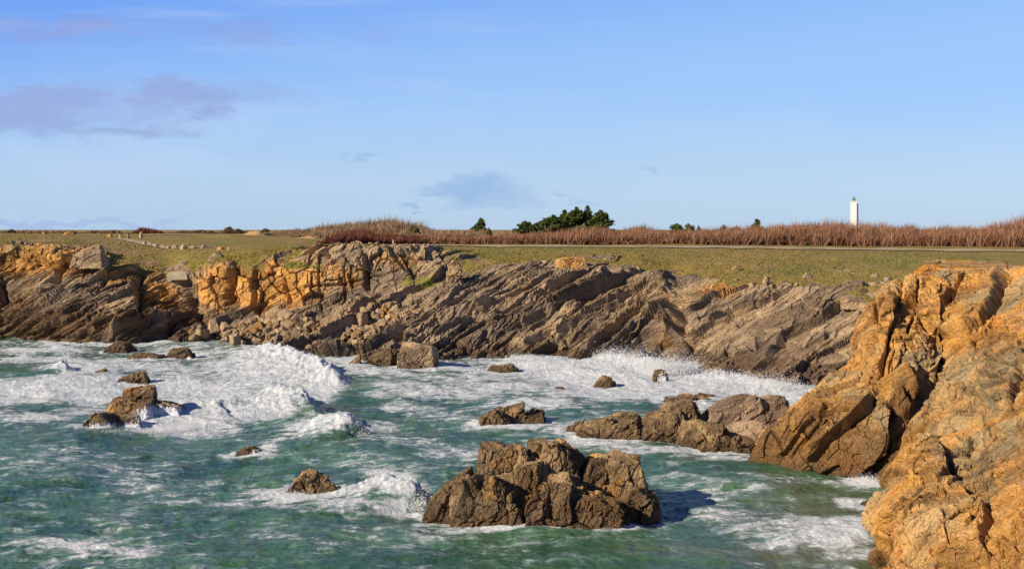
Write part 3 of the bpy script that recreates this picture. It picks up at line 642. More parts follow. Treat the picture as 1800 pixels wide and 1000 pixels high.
def rock(name, blks, mat, label, cat='rock', rough=1.0, dip=30, size=1.0, wash=None, group=None, ochre=.45, lichen=0., n_=48, fr=None, damp=None):
    """blks: (px0, px1, row of top, row of base, distance, half depth m, options)"""
    Vs, Fs, off = [], [], 0; Ns = []
    for i, b in enumerate(blks):
        x0, x1, yt, yb, d, hd = b[:6]; op = b[6] if len(b) > 6 else {}
        zt = H + (HY - yt) / F * d; zb = H + (HY - yb) / F * d if yb else -1.2
        if zb < .9 and 'float' not in op: zb = -1.3
        RINGS.append(((((x0 + x1) / 2 - 900) / F * d), d, (x1 - x0) / 2 / F * d, b[5])) if zb < 0 else None
        hx = (x1 - x0) / 2 / F * d; cx = ((x0 + x1) / 2 - 900) / F * d
        P, f, Nn = block((hx, hd, (zt - zb) / 2), op.get('seed', i * 7 + len(label)), op.get('n', n_), op.get('taper', .15), op.get('slope', (0, 0)), op.get('bev', 9), op.get('cut', (.88, 1.2)))
        rz = op.get('rz', 0)
        if rz:
            c, s_ = math.cos(rz), math.sin(rz); Rm = np.array([[c, -s_, 0], [s_, c, 0], [0, 0, 1]]); P = P @ Rm.T; Nn = Nn @ Rm.T
        P[:, 0] += op.get('lean', 0) * P[:, 2]
        Vs.append(P + np.array([cx, d, (zt + zb) / 2])); Ns.append(Nn); Fs.append(f + off); off += len(P)
    P = np.concatenate(Vs).astype(np.float32); N = np.concatenate(Ns); f = np.concatenate(Fs)
    R1 = fr if fr is not None else frame(rad(dip), rad(15), .4)
    o1, t1, k1 = facets(P, R1, (2.4 * size, 1.8 * size, 1.3 * size), len(label) * .37, .12, .025)
    o2, t2, k2 = facets(P, R1, (.85 * size, .7 * size, .5 * size), len(label) * .77, .15, .035)
    o3, t3, k3 = facets(P, R1, (.32 * size, .26 * size, .2 * size), len(label) * 1.7, .2, .05)
    v = rough * size * (.16 * o1 + .22 * t1 - .30 * k1 + .08 * o2 + .11 * t2 - .12 * k2 + .03 * o3 + .045 * t3 - .03 * k3) + .03 * fbm(P / .5, 4)
    P = P + (N * v[:, None]).astype(np.float32)
    org = np.array([P[:, 0].mean(), P[:, 1].mean(), 0], np.float32)
    x, y = proj(P)
    oc = np.clip(ochre * .5 + .4 * fbm(P / 1.6, 3), 0, 1)
    wa = blobs(x, y, wash) if wash else np.zeros(len(P)); da = blobs(x, y, damp) if damp else np.zeros(len(P))
    o = mesh_obj(name, P - org, f, mat, dict(ochre=oc, lichen=np.full(len(P), lichen), wash=wa, grass=np.zeros(len(P)), bed=np.clip(.5 + .3 * o1 + .2 * o2, 0, 1), damp=da), smooth_=False)
    o.location = org.tolist()
    return tag(o, label, cat, group)

rock('sea_rock', [
  (752, 850, 838, 915, 67.0, 2.2, dict(slope=(.75, -.2), seed=3, taper=.3)),
  (800, 890, 835, 922, 65.8, 1.9, dict(slope=(.25, -.5), seed=5, taper=.2)),
  (835, 925, 842, 926, 65.2, 1.7, dict(slope=(0, -.5), seed=15, taper=.15)),
  (832, 926, 781, 860, 67.6, 1.7, dict(slope=(.16, -.1), seed=9, taper=.2, bev=6, cut=(1.05, 1.3))),
  (900, 960, 810, 928, 66.6, 1.6, dict(seed=21, taper=.2)),
  (922, 1032, 784, 870, 68.5, 1.7, dict(slope=(-.12, -.1), seed=33, taper=.12, bev=6, cut=(1.05, 1.3))),
  (925, 1010, 850, 930, 64.6, 1.6, dict(slope=(0, -.5), seed=37, taper=.12)),
  (950, 1045, 838, 905, 65.9, 1.9, dict(slope=(0, -.4), seed=41, taper=.2)),
  (985, 1075, 862, 930, 64.4, 1.5, dict(slope=(-.1, -.3), seed=43, taper=.1)),
  (1040, 1100, 875, 928, 64.3, 1.2, dict(slope=(-.3, -.3), seed=45, taper=.15)),
  (1020, 1095, 806, 890, 68.3, 1.9, dict(seed=51, taper=.08, slope=(0, -.2), bev=5, cut=(1.1, 1.35))),
  (1075, 1132, 806, 890, 68.0, 1.8, dict(seed=53, taper=.08, slope=(-.1, 0), bev=5, cut=(1.1, 1.35))),
  (1085, 1152, 858, 915, 66.5, 1.7, dict(seed=57, taper=.25, slope=(-.5, 0)))],
  M_SEA, 'largest brown block-jointed rock standing in green water near the bottom edge', size=1.0, rough=1.0, ochre=.5, n_=70, fr=frame(rad(66), rad(15), .2), damp=[(925, 860, 30, 60, .9), (1060, 890, 60, 30, .8), (790, 860, 30, 20, .6), (1000, 900, 60, 25, .6), (1120, 900, 40, 25, .7), (890, 825, 40, 8, .6), (850, 850, 60, 8, .5)])
rock('sea_rock', [
  (842, 905, 722, 757, 96.5, 1.6, dict(seed=4, slope=(.25, -.2), taper=.15)), (870, 930, 711, 757, 97.5, 1.5, dict(seed=8, slope=(.2, -.2), taper=.2)),
  (912, 957, 722, 757, 97, 1.2, dict(seed=12, taper=.2)), (925, 958, 745, 762, 95, .7, dict(seed=14))],
  M_SEA, 'squat brown rock alone in foam straight beyond the largest rock', size=.8, ochre=.35)
rock('sea_rock', [
  (988, 1036, 744, 775, 92, 1.2, dict(seed=2, slope=(.3, 0), taper=.3)), (1002, 1100, 738, 785, 90.5, 2.0, dict(seed=6, slope=(.45, -.1), taper=.3)),
  (1060, 1136, 727, 786, 90.5, 2.0, dict(seed=10, slope=(.1, 0), taper=.22))],
  M_SEA, 'low brown wedge rock at the sea end of the rock chain', size=.9, ochre=.3)
rock('sea_rock', [
  (1118, 1215, 728, 795, 89.5, 2.0, dict(seed=16, slope=(.35, 0), taper=.3)), (1150, 1240, 709, 795, 90.5, 1.8, dict(seed=18, taper=.35)),
  (1190, 1290, 745, 800, 87.5, 2.0, dict(seed=20, slope=(-.2, -.2), taper=.25)), (1215, 1325, 768, 806, 85.5, 1.6, dict(seed=22, slope=(-.1, -.3), taper=.2))],
  M_SEA, 'dark brown humped rock in the middle of the rock chain', size=.85, ochre=.15, rough=1.1)
rock('sea_rock', [
  (1228, 1350, 700, 790, 91.5, 2.4, dict(seed=24, slope=(.5, -.3), taper=.2, cut=(1.05, 1.3))), (1318, 1388, 698, 775, 91, 2.0, dict(seed=26, slope=(-.15, -.2), taper=.25)),
  (1270, 1370, 745, 800, 88.5, 2.2, dict(seed=27, slope=(.1, -.3), taper=.15))],
  M_PALE, 'pale grey tilted slab rock split by one long crack beside the orange headland', size=1.2, rough=.5, ochre=.1)
rock('sea_rock', [(1158, 1230, 695, 722, 109, 2.0, dict(seed=30, slope=(.3, 0), taper=.4)), (1200, 1275, 698, 718, 110, 2.0, dict(seed=31, slope=(-.3, 0), taper=.4))],
  M_SEA, 'dark low rock washed by white water behind the rock chain', size=.8, ochre=.0, wash=[(1210, 712, 60, 8, .7)])
rock('sea_rock', [
  (220, 272, 680, 716, 101, 1.1, dict(seed=34, slope=(.3, 0), taper=.1, bev=3, cut=(1.1, 1.4))), (190, 282, 705, 750, 99.5, 1.8, dict(seed=36, taper=.12, bev=4, cut=(1.1, 1.4))), (245, 326, 707, 754, 100.5, 1.8, dict(seed=38, slope=(-.25, 0), taper=.2, bev=4, cut=(1.05, 1.3))),
  (150, 215, 728, 770, 95, 1.2, dict(seed=40, taper=.18, bev=6)), (200, 250, 734, 768, 95.5, 1.0, dict(seed=42, taper=.15, bev=6))],
  M_SEA, 'stepped brown rock with square top block and water streaming down its sides', size=.9, rough=.55, ochre=.55, wash=[(185, 758, 40, 16, .95), (272, 735, 36, 24, 1.0), (305, 735, 30, 24, 1.0), (235, 756, 36, 14, 1.0)])
rock('sea_rock', [(504, 560, 838, 885, 71.5, .9, dict(seed=44, slope=(.7, 0), taper=.2)), (525, 584, 829, 885, 71.5, 1.0, dict(seed=46, slope=(-.1, 0), taper=.2, bev=14)), (555, 606, 850, 890, 71, .9, dict(seed=48, slope=(-.4, 0), taper=.2, bev=14))],
  M_SEA, 'jagged rust-brown rock in white surf before the largest rock', size=.42, rough=1.8, ochre=.75)
rock('sea_rock', [(408, 466, 784, 806, 84.5, .8, dict(seed=50, slope=(.35, 0), taper=.35))], M_SEA, 'small sloping brown rock barely above the green water, alone', size=.6, rough=.6, ochre=.3, wash=[(450, 797, 14, 8, .7)])
rock('sea_rock', [(186, 236, 600, 622, 155.5, 1.6, dict(seed=52, taper=.4))], M_SEA, 'dark weed-covered humped rock at the foot of the far cliff', size=.7, ochre=.15)
rock('sea_rock', [(290, 345, 613, 636, 146, 1.6, dict(seed=54, taper=.35, slope=(.1, 0)))], M_SEA, 'rounded tan rock next to a flat rock with water pouring off', size=.8, ochre=.35, wash=[(335, 632, 14, 6, .8)])
rock('sea_rock', [(222, 296, 622, 642, 145, 1.5, dict(seed=56, taper=.1, cut=(1.1, 1.4)))], M_SEA, 'flat brown rock with white water pouring off its front edge', size=.7, rough=.5, ochre=.1, wash=[(255, 636, 40, 7, .95)])
rock('sea_rock', [(205, 268, 656, 680, 123.5, 1.2, dict(seed=58, taper=.4, slope=(.3, 0)))], M_SEA, 'black wet ribbed rock just behind the stepped rock', size=.6, ochre=.0)
rock('sea_rock', [(160, 192, 653, 664, 131, .8, dict(seed=60, taper=.4, slope=(.3, 0)))], M_SEA, 'small brown rock beside a little breaking splash on the left', size=.5, ochre=.2)
rock('sea_rock', [(96, 132, 605, 612, 162.5, .8, dict(seed=62, taper=.4))], M_SEA, 'thin flat dark rock near the waterline of the far left cliff', size=.5, ochre=.0)
rock('sea_rock', [(146, 162, 618, 624, 154, .5, dict(seed=64, taper=.4))], M_SEA, 'tiny reddish rock in front of the far left cliff', size=.4, ochre=.3)
rock('sea_rock', [(606, 634, 633, 650, 138, .8, dict(seed=66, slope=(.7, 0), taper=.1, bev=4))], M_SEA, 'small dark pointed rock left of the big tan boulder', size=.5, ochre=.0, rough=.6)
rock('boulder', [(699, 766, 601, 652, 137.5, 2.0, dict(seed=68, taper=.12, slope=(-.1, -.15), bev=5))], M_BOULDER, 'big tan block boulder standing at the waterline of the far shore', 'boulder', size=1.3, rough=.45, ochre=.3)
rock('sea_rock', [(640, 702, 622, 652, 138.5, 1.6, dict(seed=70, slope=(.3, -.2), taper=.3))], M_SEA, 'dark brown shore rock touching the big tan boulder', size=.9, ochre=.3)
rock('sea_rock', [(848, 915, 643, 660, 133.5, 1.3, dict(seed=72, taper=.4))], M_SEA, 'low brown rock in foam by the middle of the far shore', size=.7, ochre=.2)
rock('sea_rock', [(1034, 1084, 663, 688, 119.5, .9, dict(seed=74, slope=(1.1, 0), taper=.1))], M_SEA, 'slanting red-brown rock rising from the heavy foam', size=.6, ochre=.3, wash=[(1045, 684, 20, 5, .7)])
rock('sea_rock', [(1145, 1174, 648, 682, 122.5, .9, dict(seed=76, taper=.35))], M_SEA, 'upright dark rock inside the splash below the cliff cave', size=.6, ochre=.2, wash=[(1165, 670, 10, 18, .8)])
rock('sea_rock', [(968, 998, 680, 690, 118.5, .6, dict(seed=78, taper=.4))], M_SEA, 'little half-sunk rock in foam beyond the squat rock', size=.4, ochre=.2)
rock('sea_rock', [(1494, 1552, 879, 900, 68.5, .7, dict(seed=80, taper=.3, slope=(.4, 0)))], M_SEA, 'small dark-cracked rock in shallow water against the orange front mass', size=.5, ochre=.3)
for i, (x0, x1, yt, yb, d, lb) in enumerate([(1215, 1300, 640, 668, 130, 'low brown ledge under white splash at the right foot of the cave'), (1290, 1400, 655, 690, 123.5, 'long brown ledge with an orange spot washed by surf under the grey slabs')]):
    rock('rock_ledge', [(x0, x1, yt, yb, d, 2.2, dict(seed=82 + i, slope=(-.15, -.3), taper=.4))], M_SEA, lb, 'rock ledge', size=1.0, ochre=.45, wash=[((x0 + x1) / 2, yb - 10, 50, 12, .75)])
rock('boulder', [(980, 1032, 453, 481, 171, 1.4, dict(seed=90, slope=(.25, 0), taper=.1, bev=5))], M_BOULDER, 'orange lichen-topped boulder casting a black shadow on the grassy slope', 'boulder', size=.9, rough=.5, ochre=1.0, lichen=.55)
rock('boulder', [(132, 186, 436, 470, 180.5, 1.8, dict(seed=92, slope=(.2, -.2), taper=.1, bev=5))], M_BOULDER, 'large pale boulder with orange top set in the left cliff edge', 'boulder', size=1.2, rough=.4, ochre=.3, lichen=.3)
rock('rock_pillar', [(786, 812, 464, 502, 167.5, 1.0, dict(seed=94, taper=.15)), (792, 808, 458, 472, 167.8, .7, dict(seed=95, taper=.2))], M_BOULDER, 'short leaning rock pillar on the slope beside the green gully', 'rock', size=.8, ochre=.3)
rock('boulder', [(1482, 1518, 518, 545, 140, 1.2, dict(seed=96, taper=.12))], M_BOULDER, 'square grey boulder perched on the slab edge against the orange headland', 'boulder', size=.7, rough=.5, ochre=.1)
rock('boulder', [(1612, 1652, 467, 484, 96, .8, dict(seed=97, taper=.3, slope=(.15, 0)))], M_BOULDER, 'rounded boulder with bright orange lichen on top of the near headland', 'boulder', size=.6, rough=.5, ochre=.2, lichen=.75)
white_m, n = new_mat('quartz'); finish(n, n.mix(n.noise(n.node('ShaderNodeNewGeometry').outputs['Position'], 9, 4), (.8, .78, .74), (.6, .56, .5)), .6)
rock('stone', [(1696, 1706, 721, 729, 71.6, .14, dict(seed=98, float=1, n=12))], white_m, 'small bright white stone lying on the near headland', 'stone', size=.2, rough=.3)

# boulder field under the orange wall
pool = []
for i in range(14):
    r_ = np.random.RandomState(200 + i)
    P, f, Nn = block((.5 * r_.uniform(.8, 1.25), .5 * r_.uniform(.7, 1.1), .5 * r_.uniform(.6, 1.0)), 300 + i, 9, .1, (r_.uniform(-.3, .3), r_.uniform(-.3, .3)), 4, (.92, 1.2), 60)
    P = P + (Nn * (.05 * fbm(P * 3 + i * 5, 2))[:, None])
    o = mesh_obj('boulder', P, f, M_BOULDER, dict(ochre=np.full(len(P), (.1, .3, .85)[i % 3 if i % 5 else 2] if i % 4 == 0 else .15), lichen=np.zeros(len(P)), grass=np.zeros(len(P)), bed=np.full(len(P), .25 + .5 * r_.rand())), smooth_=False, link=False)
    pool.append(o.data)
    bpy.data.objects.remove(o)
FIELD = np.array([(330, 588), (420, 574), (480, 556), (545, 560), (600, 568), (640, 556), (655, 540), (692, 534), (704, 552), (684, 580), (650, 600), (600, 614), (540, 614), (480, 610), (400, 604), (340, 602)], float)
def inside(x, y, poly):
    c = False; j = len(poly) - 1
    for i in range(len(poly)):
        xi, yi = poly[i]; xj, yj = poly[j]
        if (yi > y) != (yj > y) and x < (xj - xi) * (y - yi) / (yj - yi) + xi: c = not c
        j = i
    return c
rng = random.Random(5)
def boulder(px, py, size_px, mesh, label, group, lo=1.0):
    p = on_terrain(px, py, lo); s = size_px / F * p[1]
    o = bpy.data.objects.new('boulder', mesh); COL.objects.link(o)
    o.location = (p[0], p[1] - .15 * s, p[2] + .12 * s); o.scale = (s * rng.uniform(.9, 1.2), s * rng.uniform(.8, 1.1), s * rng.uniform(.8, 1.1))
    o.rotation_euler = (rng.uniform(-.6, .6), rng.uniform(-.6, .6), rng.uniform(0, 6.28))
    return tag(o, label, 'boulder', group)
pts = []
for k in range(9000):
    x, y = rng.uniform(320, 705), rng.uniform(530, 616)
    if not inside(x, y, FIELD): continue
    s = rng.choice([9, 10, 12, 13, 14, 16, 18, 21, 26]) * rng.uniform(.85, 1.15)
    if all((x - q[0]) ** 2 + ((y - q[1]) * 1.5) ** 2 > (.36 * (s + q[2])) ** 2 for q in pts): pts.append((x, y, s))
    if len(pts) >= 250: break
for x, y, s in pts:
    i = rng.randrange(14); orange = (i % 4 == 0) and ((i % 3 if i % 5 else 2) == 2)
    boulder(x, y, s, pool[i], 'orange angular boulder in the scree below the orange wall' if orange else 'angular tan boulder in the scree below the orange wall', 'orange boulders in the scree' if orange else 'tan boulders in the scree')
for k in range(13):
    x, y, s = rng.uniform(1290, 1560), rng.uniform(468, 505), rng.uniform(6, 15)
    boulder(x, y, s, pool[rng.choice([1, 2, 3, 5, 6])], 'small pale stone on the heath above the grey slabs', 'pale stones on the heath edge', 3.5)

# ------------------------------------------------------------------ sea
pyf = np.concatenate([np.geomspace(3600, 1120, 26)[:-1], np.arange(1120, 640, -1.15), np.arange(640, 575, -.75), np.geomspace(575 - HY, 2.0, 26) + HY])
pxf = np.concatenate([np.linspace(-9000, -140, 24)[:-1], np.arange(-140, 1660, 1.45), np.linspace(1660, 2600, 24)])
PX, PY = np.meshgrid(pxf, pyf)
D0 = H * F / (PY - HY)
WX = ((PX - 900) / F * D0).astype(np.float32); WY = D0.astype(np.float32)
sh = WX.shape; x = WX.ravel(); y = WY.ravel(); px = PX.ravel().astype(np.float32); py = PY.ravel().astype(np.float32)
def p2(sx, sy, o=0.): return np.stack([x / sx + o, y / sy + o * .7, np.full_like(x, o)], 1)
ca, sa = math.cos(rad(24)), math.sin(rad(24))           # the sea runs in from the left, slightly away from the viewer
xs_, ys_ = x * ca + y * sa, -x * sa + y * ca
def pw(lx, ly, o): return np.stack([xs_ / lx + o, ys_ / ly + o * .6, np.full_like(x, o * 1.3)], 1)
h = .46 * perlin(pw(9, 22, 1.7)) + .26 * ridged(pw(4.6, 9, 3.1), 2) + .34 * ridged(p2(11., 4.2, 8.4), 2) + .11 * ridged(pw(1.7, 2.8, 6.2), 3) + .11 * ridged(p2(3.2, 1.3, 2.9), 3) + .05 * ridged(pw(.6, .8, 9.3), 2)
far = np.clip((230 - y) / 60, 0, 1) * np.clip((y - 20) / 15, 0, 1); h *= far
# foam cover, given as patches of the sea surface (photograph row and column of their centre on the water)
FOAM = [(440, 650, 120, 32, .68), (470, 690, 110, 28, .72), (380, 700, 120, 26, .70), (330, 740, 130, 24, .78), (480, 735, 80, 18, .78), (100, 640, 140, 8, .62), (150, 680, 160, 14, .8), (60, 712, 120, 8, .65), (640, 700, 90, 8, .6), (720, 720, 120, 8, .55), (1040, 640, 140, 12, .85), (1150, 700, 160, 10, .8), (230, 850, 300, 60, .16), (600, 960, 300, 30, .2), (250, 655, 130, 14, .6), (120, 700, 150, 20, .72), (1470, 950, 90, 30, 1.0), (1400, 965, 120, 18, .75), (950, 645, 130, 14, .9), (1080, 680, 110, 18, .9), (850, 670, 120, 12, .6), (1230, 725, 70, 8, .6), (620, 640, 90, 8, .6), (60, 622, 130, 9, .62), (200, 606, 160, 7, .75), (330, 630, 120, 14, .62), (60, 690, 130, 16, .75), (230, 690, 120, 12, .62), (90, 672, 120, 7, .62), (330, 690, 120, 20, .75), (400, 650, 90, 18, .62),
 (480, 640, 90, 22, .8), (540, 660, 60, 24, .9), (560, 690, 50, 22, .95), (430, 722, 110, 18, .85), (300, 755, 120, 16, .95), (400, 740, 90, 14, .75), (560, 770, 60, 16, .98), (500, 785, 60, 8, .6), (130, 725, 120, 14, .45), (60, 745, 90, 10, .45),
 (560, 625, 90, 10, .6), (690, 660, 130, 12, .55), (680, 690, 120, 16, .34), (800, 650, 120, 12, .7), (900, 655, 110, 16, .85), (1000, 660, 100, 22, .92), (1100, 660, 90, 34, 1.0), (1200, 680, 100, 26, 1.0), (1330, 690, 80, 22, 1.0), (1400, 705, 60, 22, .9),
 (1060, 700, 120, 14, .75), (900, 690, 140, 12, .5), (760, 700, 140, 12, .4), (960, 720, 110, 12, .55), (760, 735, 140, 14, .42), (1010, 765, 60, 14, .62), (900, 762, 80, 7, .72), (1040, 790, 120, 9, .55), (1190, 806, 130, 10, .62), (1280, 815, 70, 8, .6),
 (1100, 745, 60, 12, .5), (560, 880, 120, 22, .92), (470, 868, 70, 14, .7), (690, 868, 60, 32, .98), (700, 905, 80, 12, .7), (590, 905, 130, 12, .55), (430, 895, 110, 12, .42), (850, 932, 140, 10, .66), (1050, 935, 130, 10, .6), (1160, 915, 60, 10, .55),
 (1000, 965, 200, 10, .3), (1440, 855, 130, 10, .5), (1510, 850, 45, 24, .85), (1480, 885, 60, 14, .45), (1440, 925, 130, 14, .55), (1490, 955, 70, 22, 1.0), (1400, 950, 120, 16, .6), (1330, 935, 110, 10, .5), (1460, 985, 110, 12, .55),
 (110, 965, 110, 9, .62), (240, 990, 70, 14, .6), (160, 965, 60, 8, .5), (30, 960, 50, 6, .4), (640, 760, 70, 14, .5), (700, 790, 120, 16, .36), (620, 820, 110, 12, .33), (800, 810, 90, 20, .3), (1180, 860, 70, 14, .3), (1260, 880, 120, 20, .36), (1230, 915, 110, 14, .5),
 (650, 955, 120, 12, .25), (330, 860, 120, 14, .2), (250, 920, 120, 14, .12), (430, 960, 100, 12, .15), (140, 655, 60, 12, .8), (60, 640, 60, 6, .3)]
fo = blobs(px, py, FOAM)
CALM = [(60, 660, 60, 11, .5), (80, 720, 60, 9, .45), (240, 660, 50, 6, .3), (460, 690, 50, 6, .4), (520, 745, 50, 8, .6), (620, 700, 30, 14, .5), (650, 735, 60, 12, .35), (1100, 780, 50, 7, .3), (1390, 885, 90, 10, .4), (1200, 990, 200, 16, .4), (880, 735, 40, 8, .2)]
fo = np.clip(fo - blobs(px, py, CALM), 0, 1.05)
for cx_, cd_, hx_, hd_ in RINGS:
    s_ = np.nonzero((np.abs(x - cx_) < hx_ + 4) & (np.abs(y - cd_) < hd_ + 5))[0]
    e_ = np.hypot(np.maximum(np.abs(x[s_] - cx_) - hx_, 0), np.maximum(np.abs(y[s_] - cd_) - hd_, 0))
    fo[s_] = np.maximum(fo[s_], (.58 + .5 * perlin(np.stack([x[s_] / 1.6, y[s_] / 1.6, x[s_] * 0 + cd_], 1))) * np.exp(-(e_ / .75) ** 2))
fo = fo + .12 * blobs(px, py, [(250, 680, 420, 90, 1), (1100, 680, 350, 50, 1)])
fo = np.clip(fo + .12 + .20 * fbm(pw(7, 16, 4.4), 3) + .10 * np.clip(h / .3, -1, 1.2), 0, 1.2) * np.clip((240 - y) / 40, 0, 1)
# breakers: crest lines, front to the right and nearly upright, back long
def crest(pts, hgt, back, front, foam_=1.0):
    """pts: crest line by photograph pixels of its foot on the water"""
    global h, fo
    wp = np.array([((a - 900) / F * dz0(b), dz0(b)) for a, b in pts])
    lo, hi = wp.min(0) - back - 3, wp.max(0) + back + 3
    s_ = np.nonzero((x > lo[0]) & (x < hi[0]) & (y > lo[1]) & (y < hi[1]))[0]
    X_, Y_ = x[s_], y[s_]; jit = .5 * perlin(np.stack([X_ / 1.4, Y_ / 1.4, X_ * 0 + hgt], 1)) + .25 * perlin(np.stack([X_ / .5, Y_ / .5, X_ * 0 + hgt], 1))
    best = np.full(len(s_), 1e9); sd = best.copy(); tt = best.copy(); n_ = len(wp) - 1
    for i in range(n_):
        a, b = wp[i], wp[i + 1]; e = b - a; L = np.hypot(*e); e = e / L; nx, ny = e[1], -e[0]
        if nx < 0: nx, ny = -nx, -ny
        t = np.clip((X_ - a[0]) * e[0] + (Y_ - a[1]) * e[1], 0, L); qx, qy = X_ - a[0] - t * e[0], Y_ - a[1] - t * e[1]
        d_ = np.hypot(qx, qy); m_ = d_ < best
        sd = np.where(m_, np.sign(qx * nx + qy * ny) * d_, sd); tt = np.where(m_, (i + t / L) / n_, tt); best = np.minimum(best, d_)
    sd = sd + jit
    prof = np.where(sd < 0, np.exp(sd / back), np.exp(-(np.maximum(sd, 0) / front) ** 2)); endf = np.clip(np.minimum(tt, 1 - tt) * 5, 0, 1) ** .7
    lump = 1 + .15 * perlin(np.stack([X_ / .9, Y_ / .9, X_ * 0], 1)) + .10 * perlin(np.stack([X_ / .35, Y_ / .35, X_ * 0], 1))
    h[s_] += (hgt * prof * endf * lump).astype(np.float32)
    fo[s_] = np.maximum(fo[s_], foam_ * endf * np.where(sd < 0, np.exp(sd / (back * 1.3)), np.exp(-(np.maximum(sd - .2, 0) / (front * .55)) ** 2)))
crest([(440, 622), (500, 634), (548, 652), (580, 675), (604, 692)], 1.4, 5.0, .9)
crest([(470, 700), (520, 716), (552, 738)], 1.25, 4.5, .9)
crest([(545, 772), (590, 776), (636, 782)], 1.25, 2.6, .8, 1.05)
crest([(590, 742), (625, 764)], .8, 2.5, .7)
crest([(640, 868), (690, 880), (738, 900)], 1.25, 2.6, .8, 1.05)
crest([(108, 650), (114, 664)], .8, 2.0, .6)
crest([(300, 720), (380, 728), (440, 724)], .55, 3, .9)
crest([(1350, 960), (1440, 962), (1540, 968)], .35, 2.5, .8)
crest([(1010, 660), (1080, 672), (1150, 684)], .5, 3, .9)
crest([(60, 966), (140, 975), (230, 985)], .35, 2, .6, .8)
crest([(1050, 640), (1110, 650), (1180, 662)], 1.1, 3, 1.0); crest([(1230, 672), (1310, 684), (1390, 692)], .8, 3, 1.0)
h += (fo > .4) * np.clip(fo - .4, 0, .6) * (.06 * fbm(p2(.6, .4, 2.2), 3) + .10 * perlin(p2(2.2, 1.3, 5.0))) * far
sand = blobs(px, py, [(1420, 905, 160, 40, .7), (1440, 985, 170, 26, 1.0), (1250, 985, 160, 14, .5), (1400, 870, 120, 14, .5)])
lite = np.clip(blobs(px, py, [(860, 955, 300, 12, .5), (1150, 960, 200, 20, .4), (520, 748, 60, 10, .5), (480, 690, 60, 8, .8), (470, 870, 40, 10, .5), (60, 612, 60, 6, .6)]) + .20 * np.clip(h / .5, -.5, 1.2), 0, 1)  # paler patches; raised crests tinted lighter too, backlight put into the water colour

mw, n = new_mat('sea_water')
P = n.node('ShaderNodeNewGeometry').outputs['Position']
px_, py_, pz_ = n.sep(P)
Pf = n.comb(px_, py_, n.m('MULTIPLY', pz_, .6))
mp = n.node('ShaderNodeMapping'); n.put(mp.inputs[0], Pf); mp.inputs['Rotation'].default_value = (0, 0, rad(-24)); Pr = mp.outputs[0]
warp = n.vm('MULTIPLY', n.vm('SUBTRACT', n.noisec(Pf, .55, 4), (.5, .5, .5)), (2.6, 2.6, 1.0))
Pw = n.vm('ADD', Pr, warp)
Ps = n.vm('MULTIPLY', Pw, (.75, .8, 1.0)); Pz = n.vm('MULTIPLY', n.vm('ADD', Pf, n.vm('MULTIPLY', warp, (.5, .5, .5))), (.30, 1.0, 1.0))
v1 = n.vor(Ps, .62, 'DISTANCE_TO_EDGE'); v2 = n.vor(Ps, 1.9, 'DISTANCE_TO_EDGE')
l1 = n.sstep(v1, .22, 0.0); l2 = n.sstep(v2, .25, .0)
f1 = n.noise(Ps, .8, 9, .68); f2 = n.noise(Pz, 2.1, 7, .68)
fa = n.attr('foam')
pat = n.m('ADD', n.m('MULTIPLY', n.m('SUBTRACT', f1, .5), 1.7), n.m('ADD', n.m('MULTIPLY', n.m('SUBTRACT', l1, .35), .16), n.m('ADD', n.m('MULTIPLY', n.m('SUBTRACT', l2, .35), .10), n.m('MULTIPLY', n.m('SUBTRACT', f2, .5), 1.7))))
raw = n.m('ADD', n.m('MULTIPLY', fa, 1.25), pat)
foam = n.sstep(raw, .52, .98)
thin = n.m('MULTIPLY', n.sstep(raw, .15, .8), .28)
nb = n.noise(Pr, .16, 5, .6)
deep = n.mix(n.sstep(nb, .35, .65), (.017, .062, .028), (.056, .138, .058))
deep = n.mix(n.m('MULTIPLY', n.attr('lite'), .85), deep, (.085, .185, .085))
deep = n.mix(n.m('MULTIPLY', n.attr('sand'), .75), deep, (.17, .145, .075))
wc = n.mix(thin, deep, (.30, .44, .44))
bn = n.m('ADD', n.m('MULTIPLY', n.noise(n.vm('MULTIPLY', Pf, (.45, 1.15, 1)), 1.7, 7, .62, .3), .8), n.m('MULTIPLY', n.noise(n.vm('MULTIPLY', Pf, (.6, 1.3, 1)), 4.2, 4, .6), .22))
bs = n.node('ShaderNodeBsdfPrincipled'); n.put(bs.inputs['Base Color'], wc); bs.inputs['Roughness'].default_value = .16; bs.inputs['IOR'].default_value = 1.33
n.put(bs.inputs['Normal'], n.bump(bn, .8, .36))
ff = n.noise(Pf, 2.2, 8, .72); 
bf = n.node('ShaderNodeBsdfPrincipled'); n.put(bf.inputs['Base Color'], n.mix(n.sstep(ff, .35, .65), (.50, .55, .57), (.74, .755, .77))); bf.inputs['Roughness'].default_value = .85; bf.inputs['Specular IOR Level'].default_value = .1
n.put(bf.inputs['Normal'], n.bump(n.m('ADD', ff, n.m('MULTIPLY', foam, .35)), 1.0, .24))
mx = n.node('ShaderNodeMixShader'); n.put(mx.inputs[0], foam); n.l.new(bs.outputs[0], mx.inputs[1]); n.l.new(bf.outputs[0], mx.inputs[2])
ou = n.node('ShaderNodeOutputMaterial'); n.l.new(mx.outputs[0], ou.inputs[0])
sea = mesh_obj('sea', np.stack([x, y, h], 1), grid_faces(*sh), mw, dict(foam=fo, sand=sand, lite=lite)); tag(sea, kind='structure')

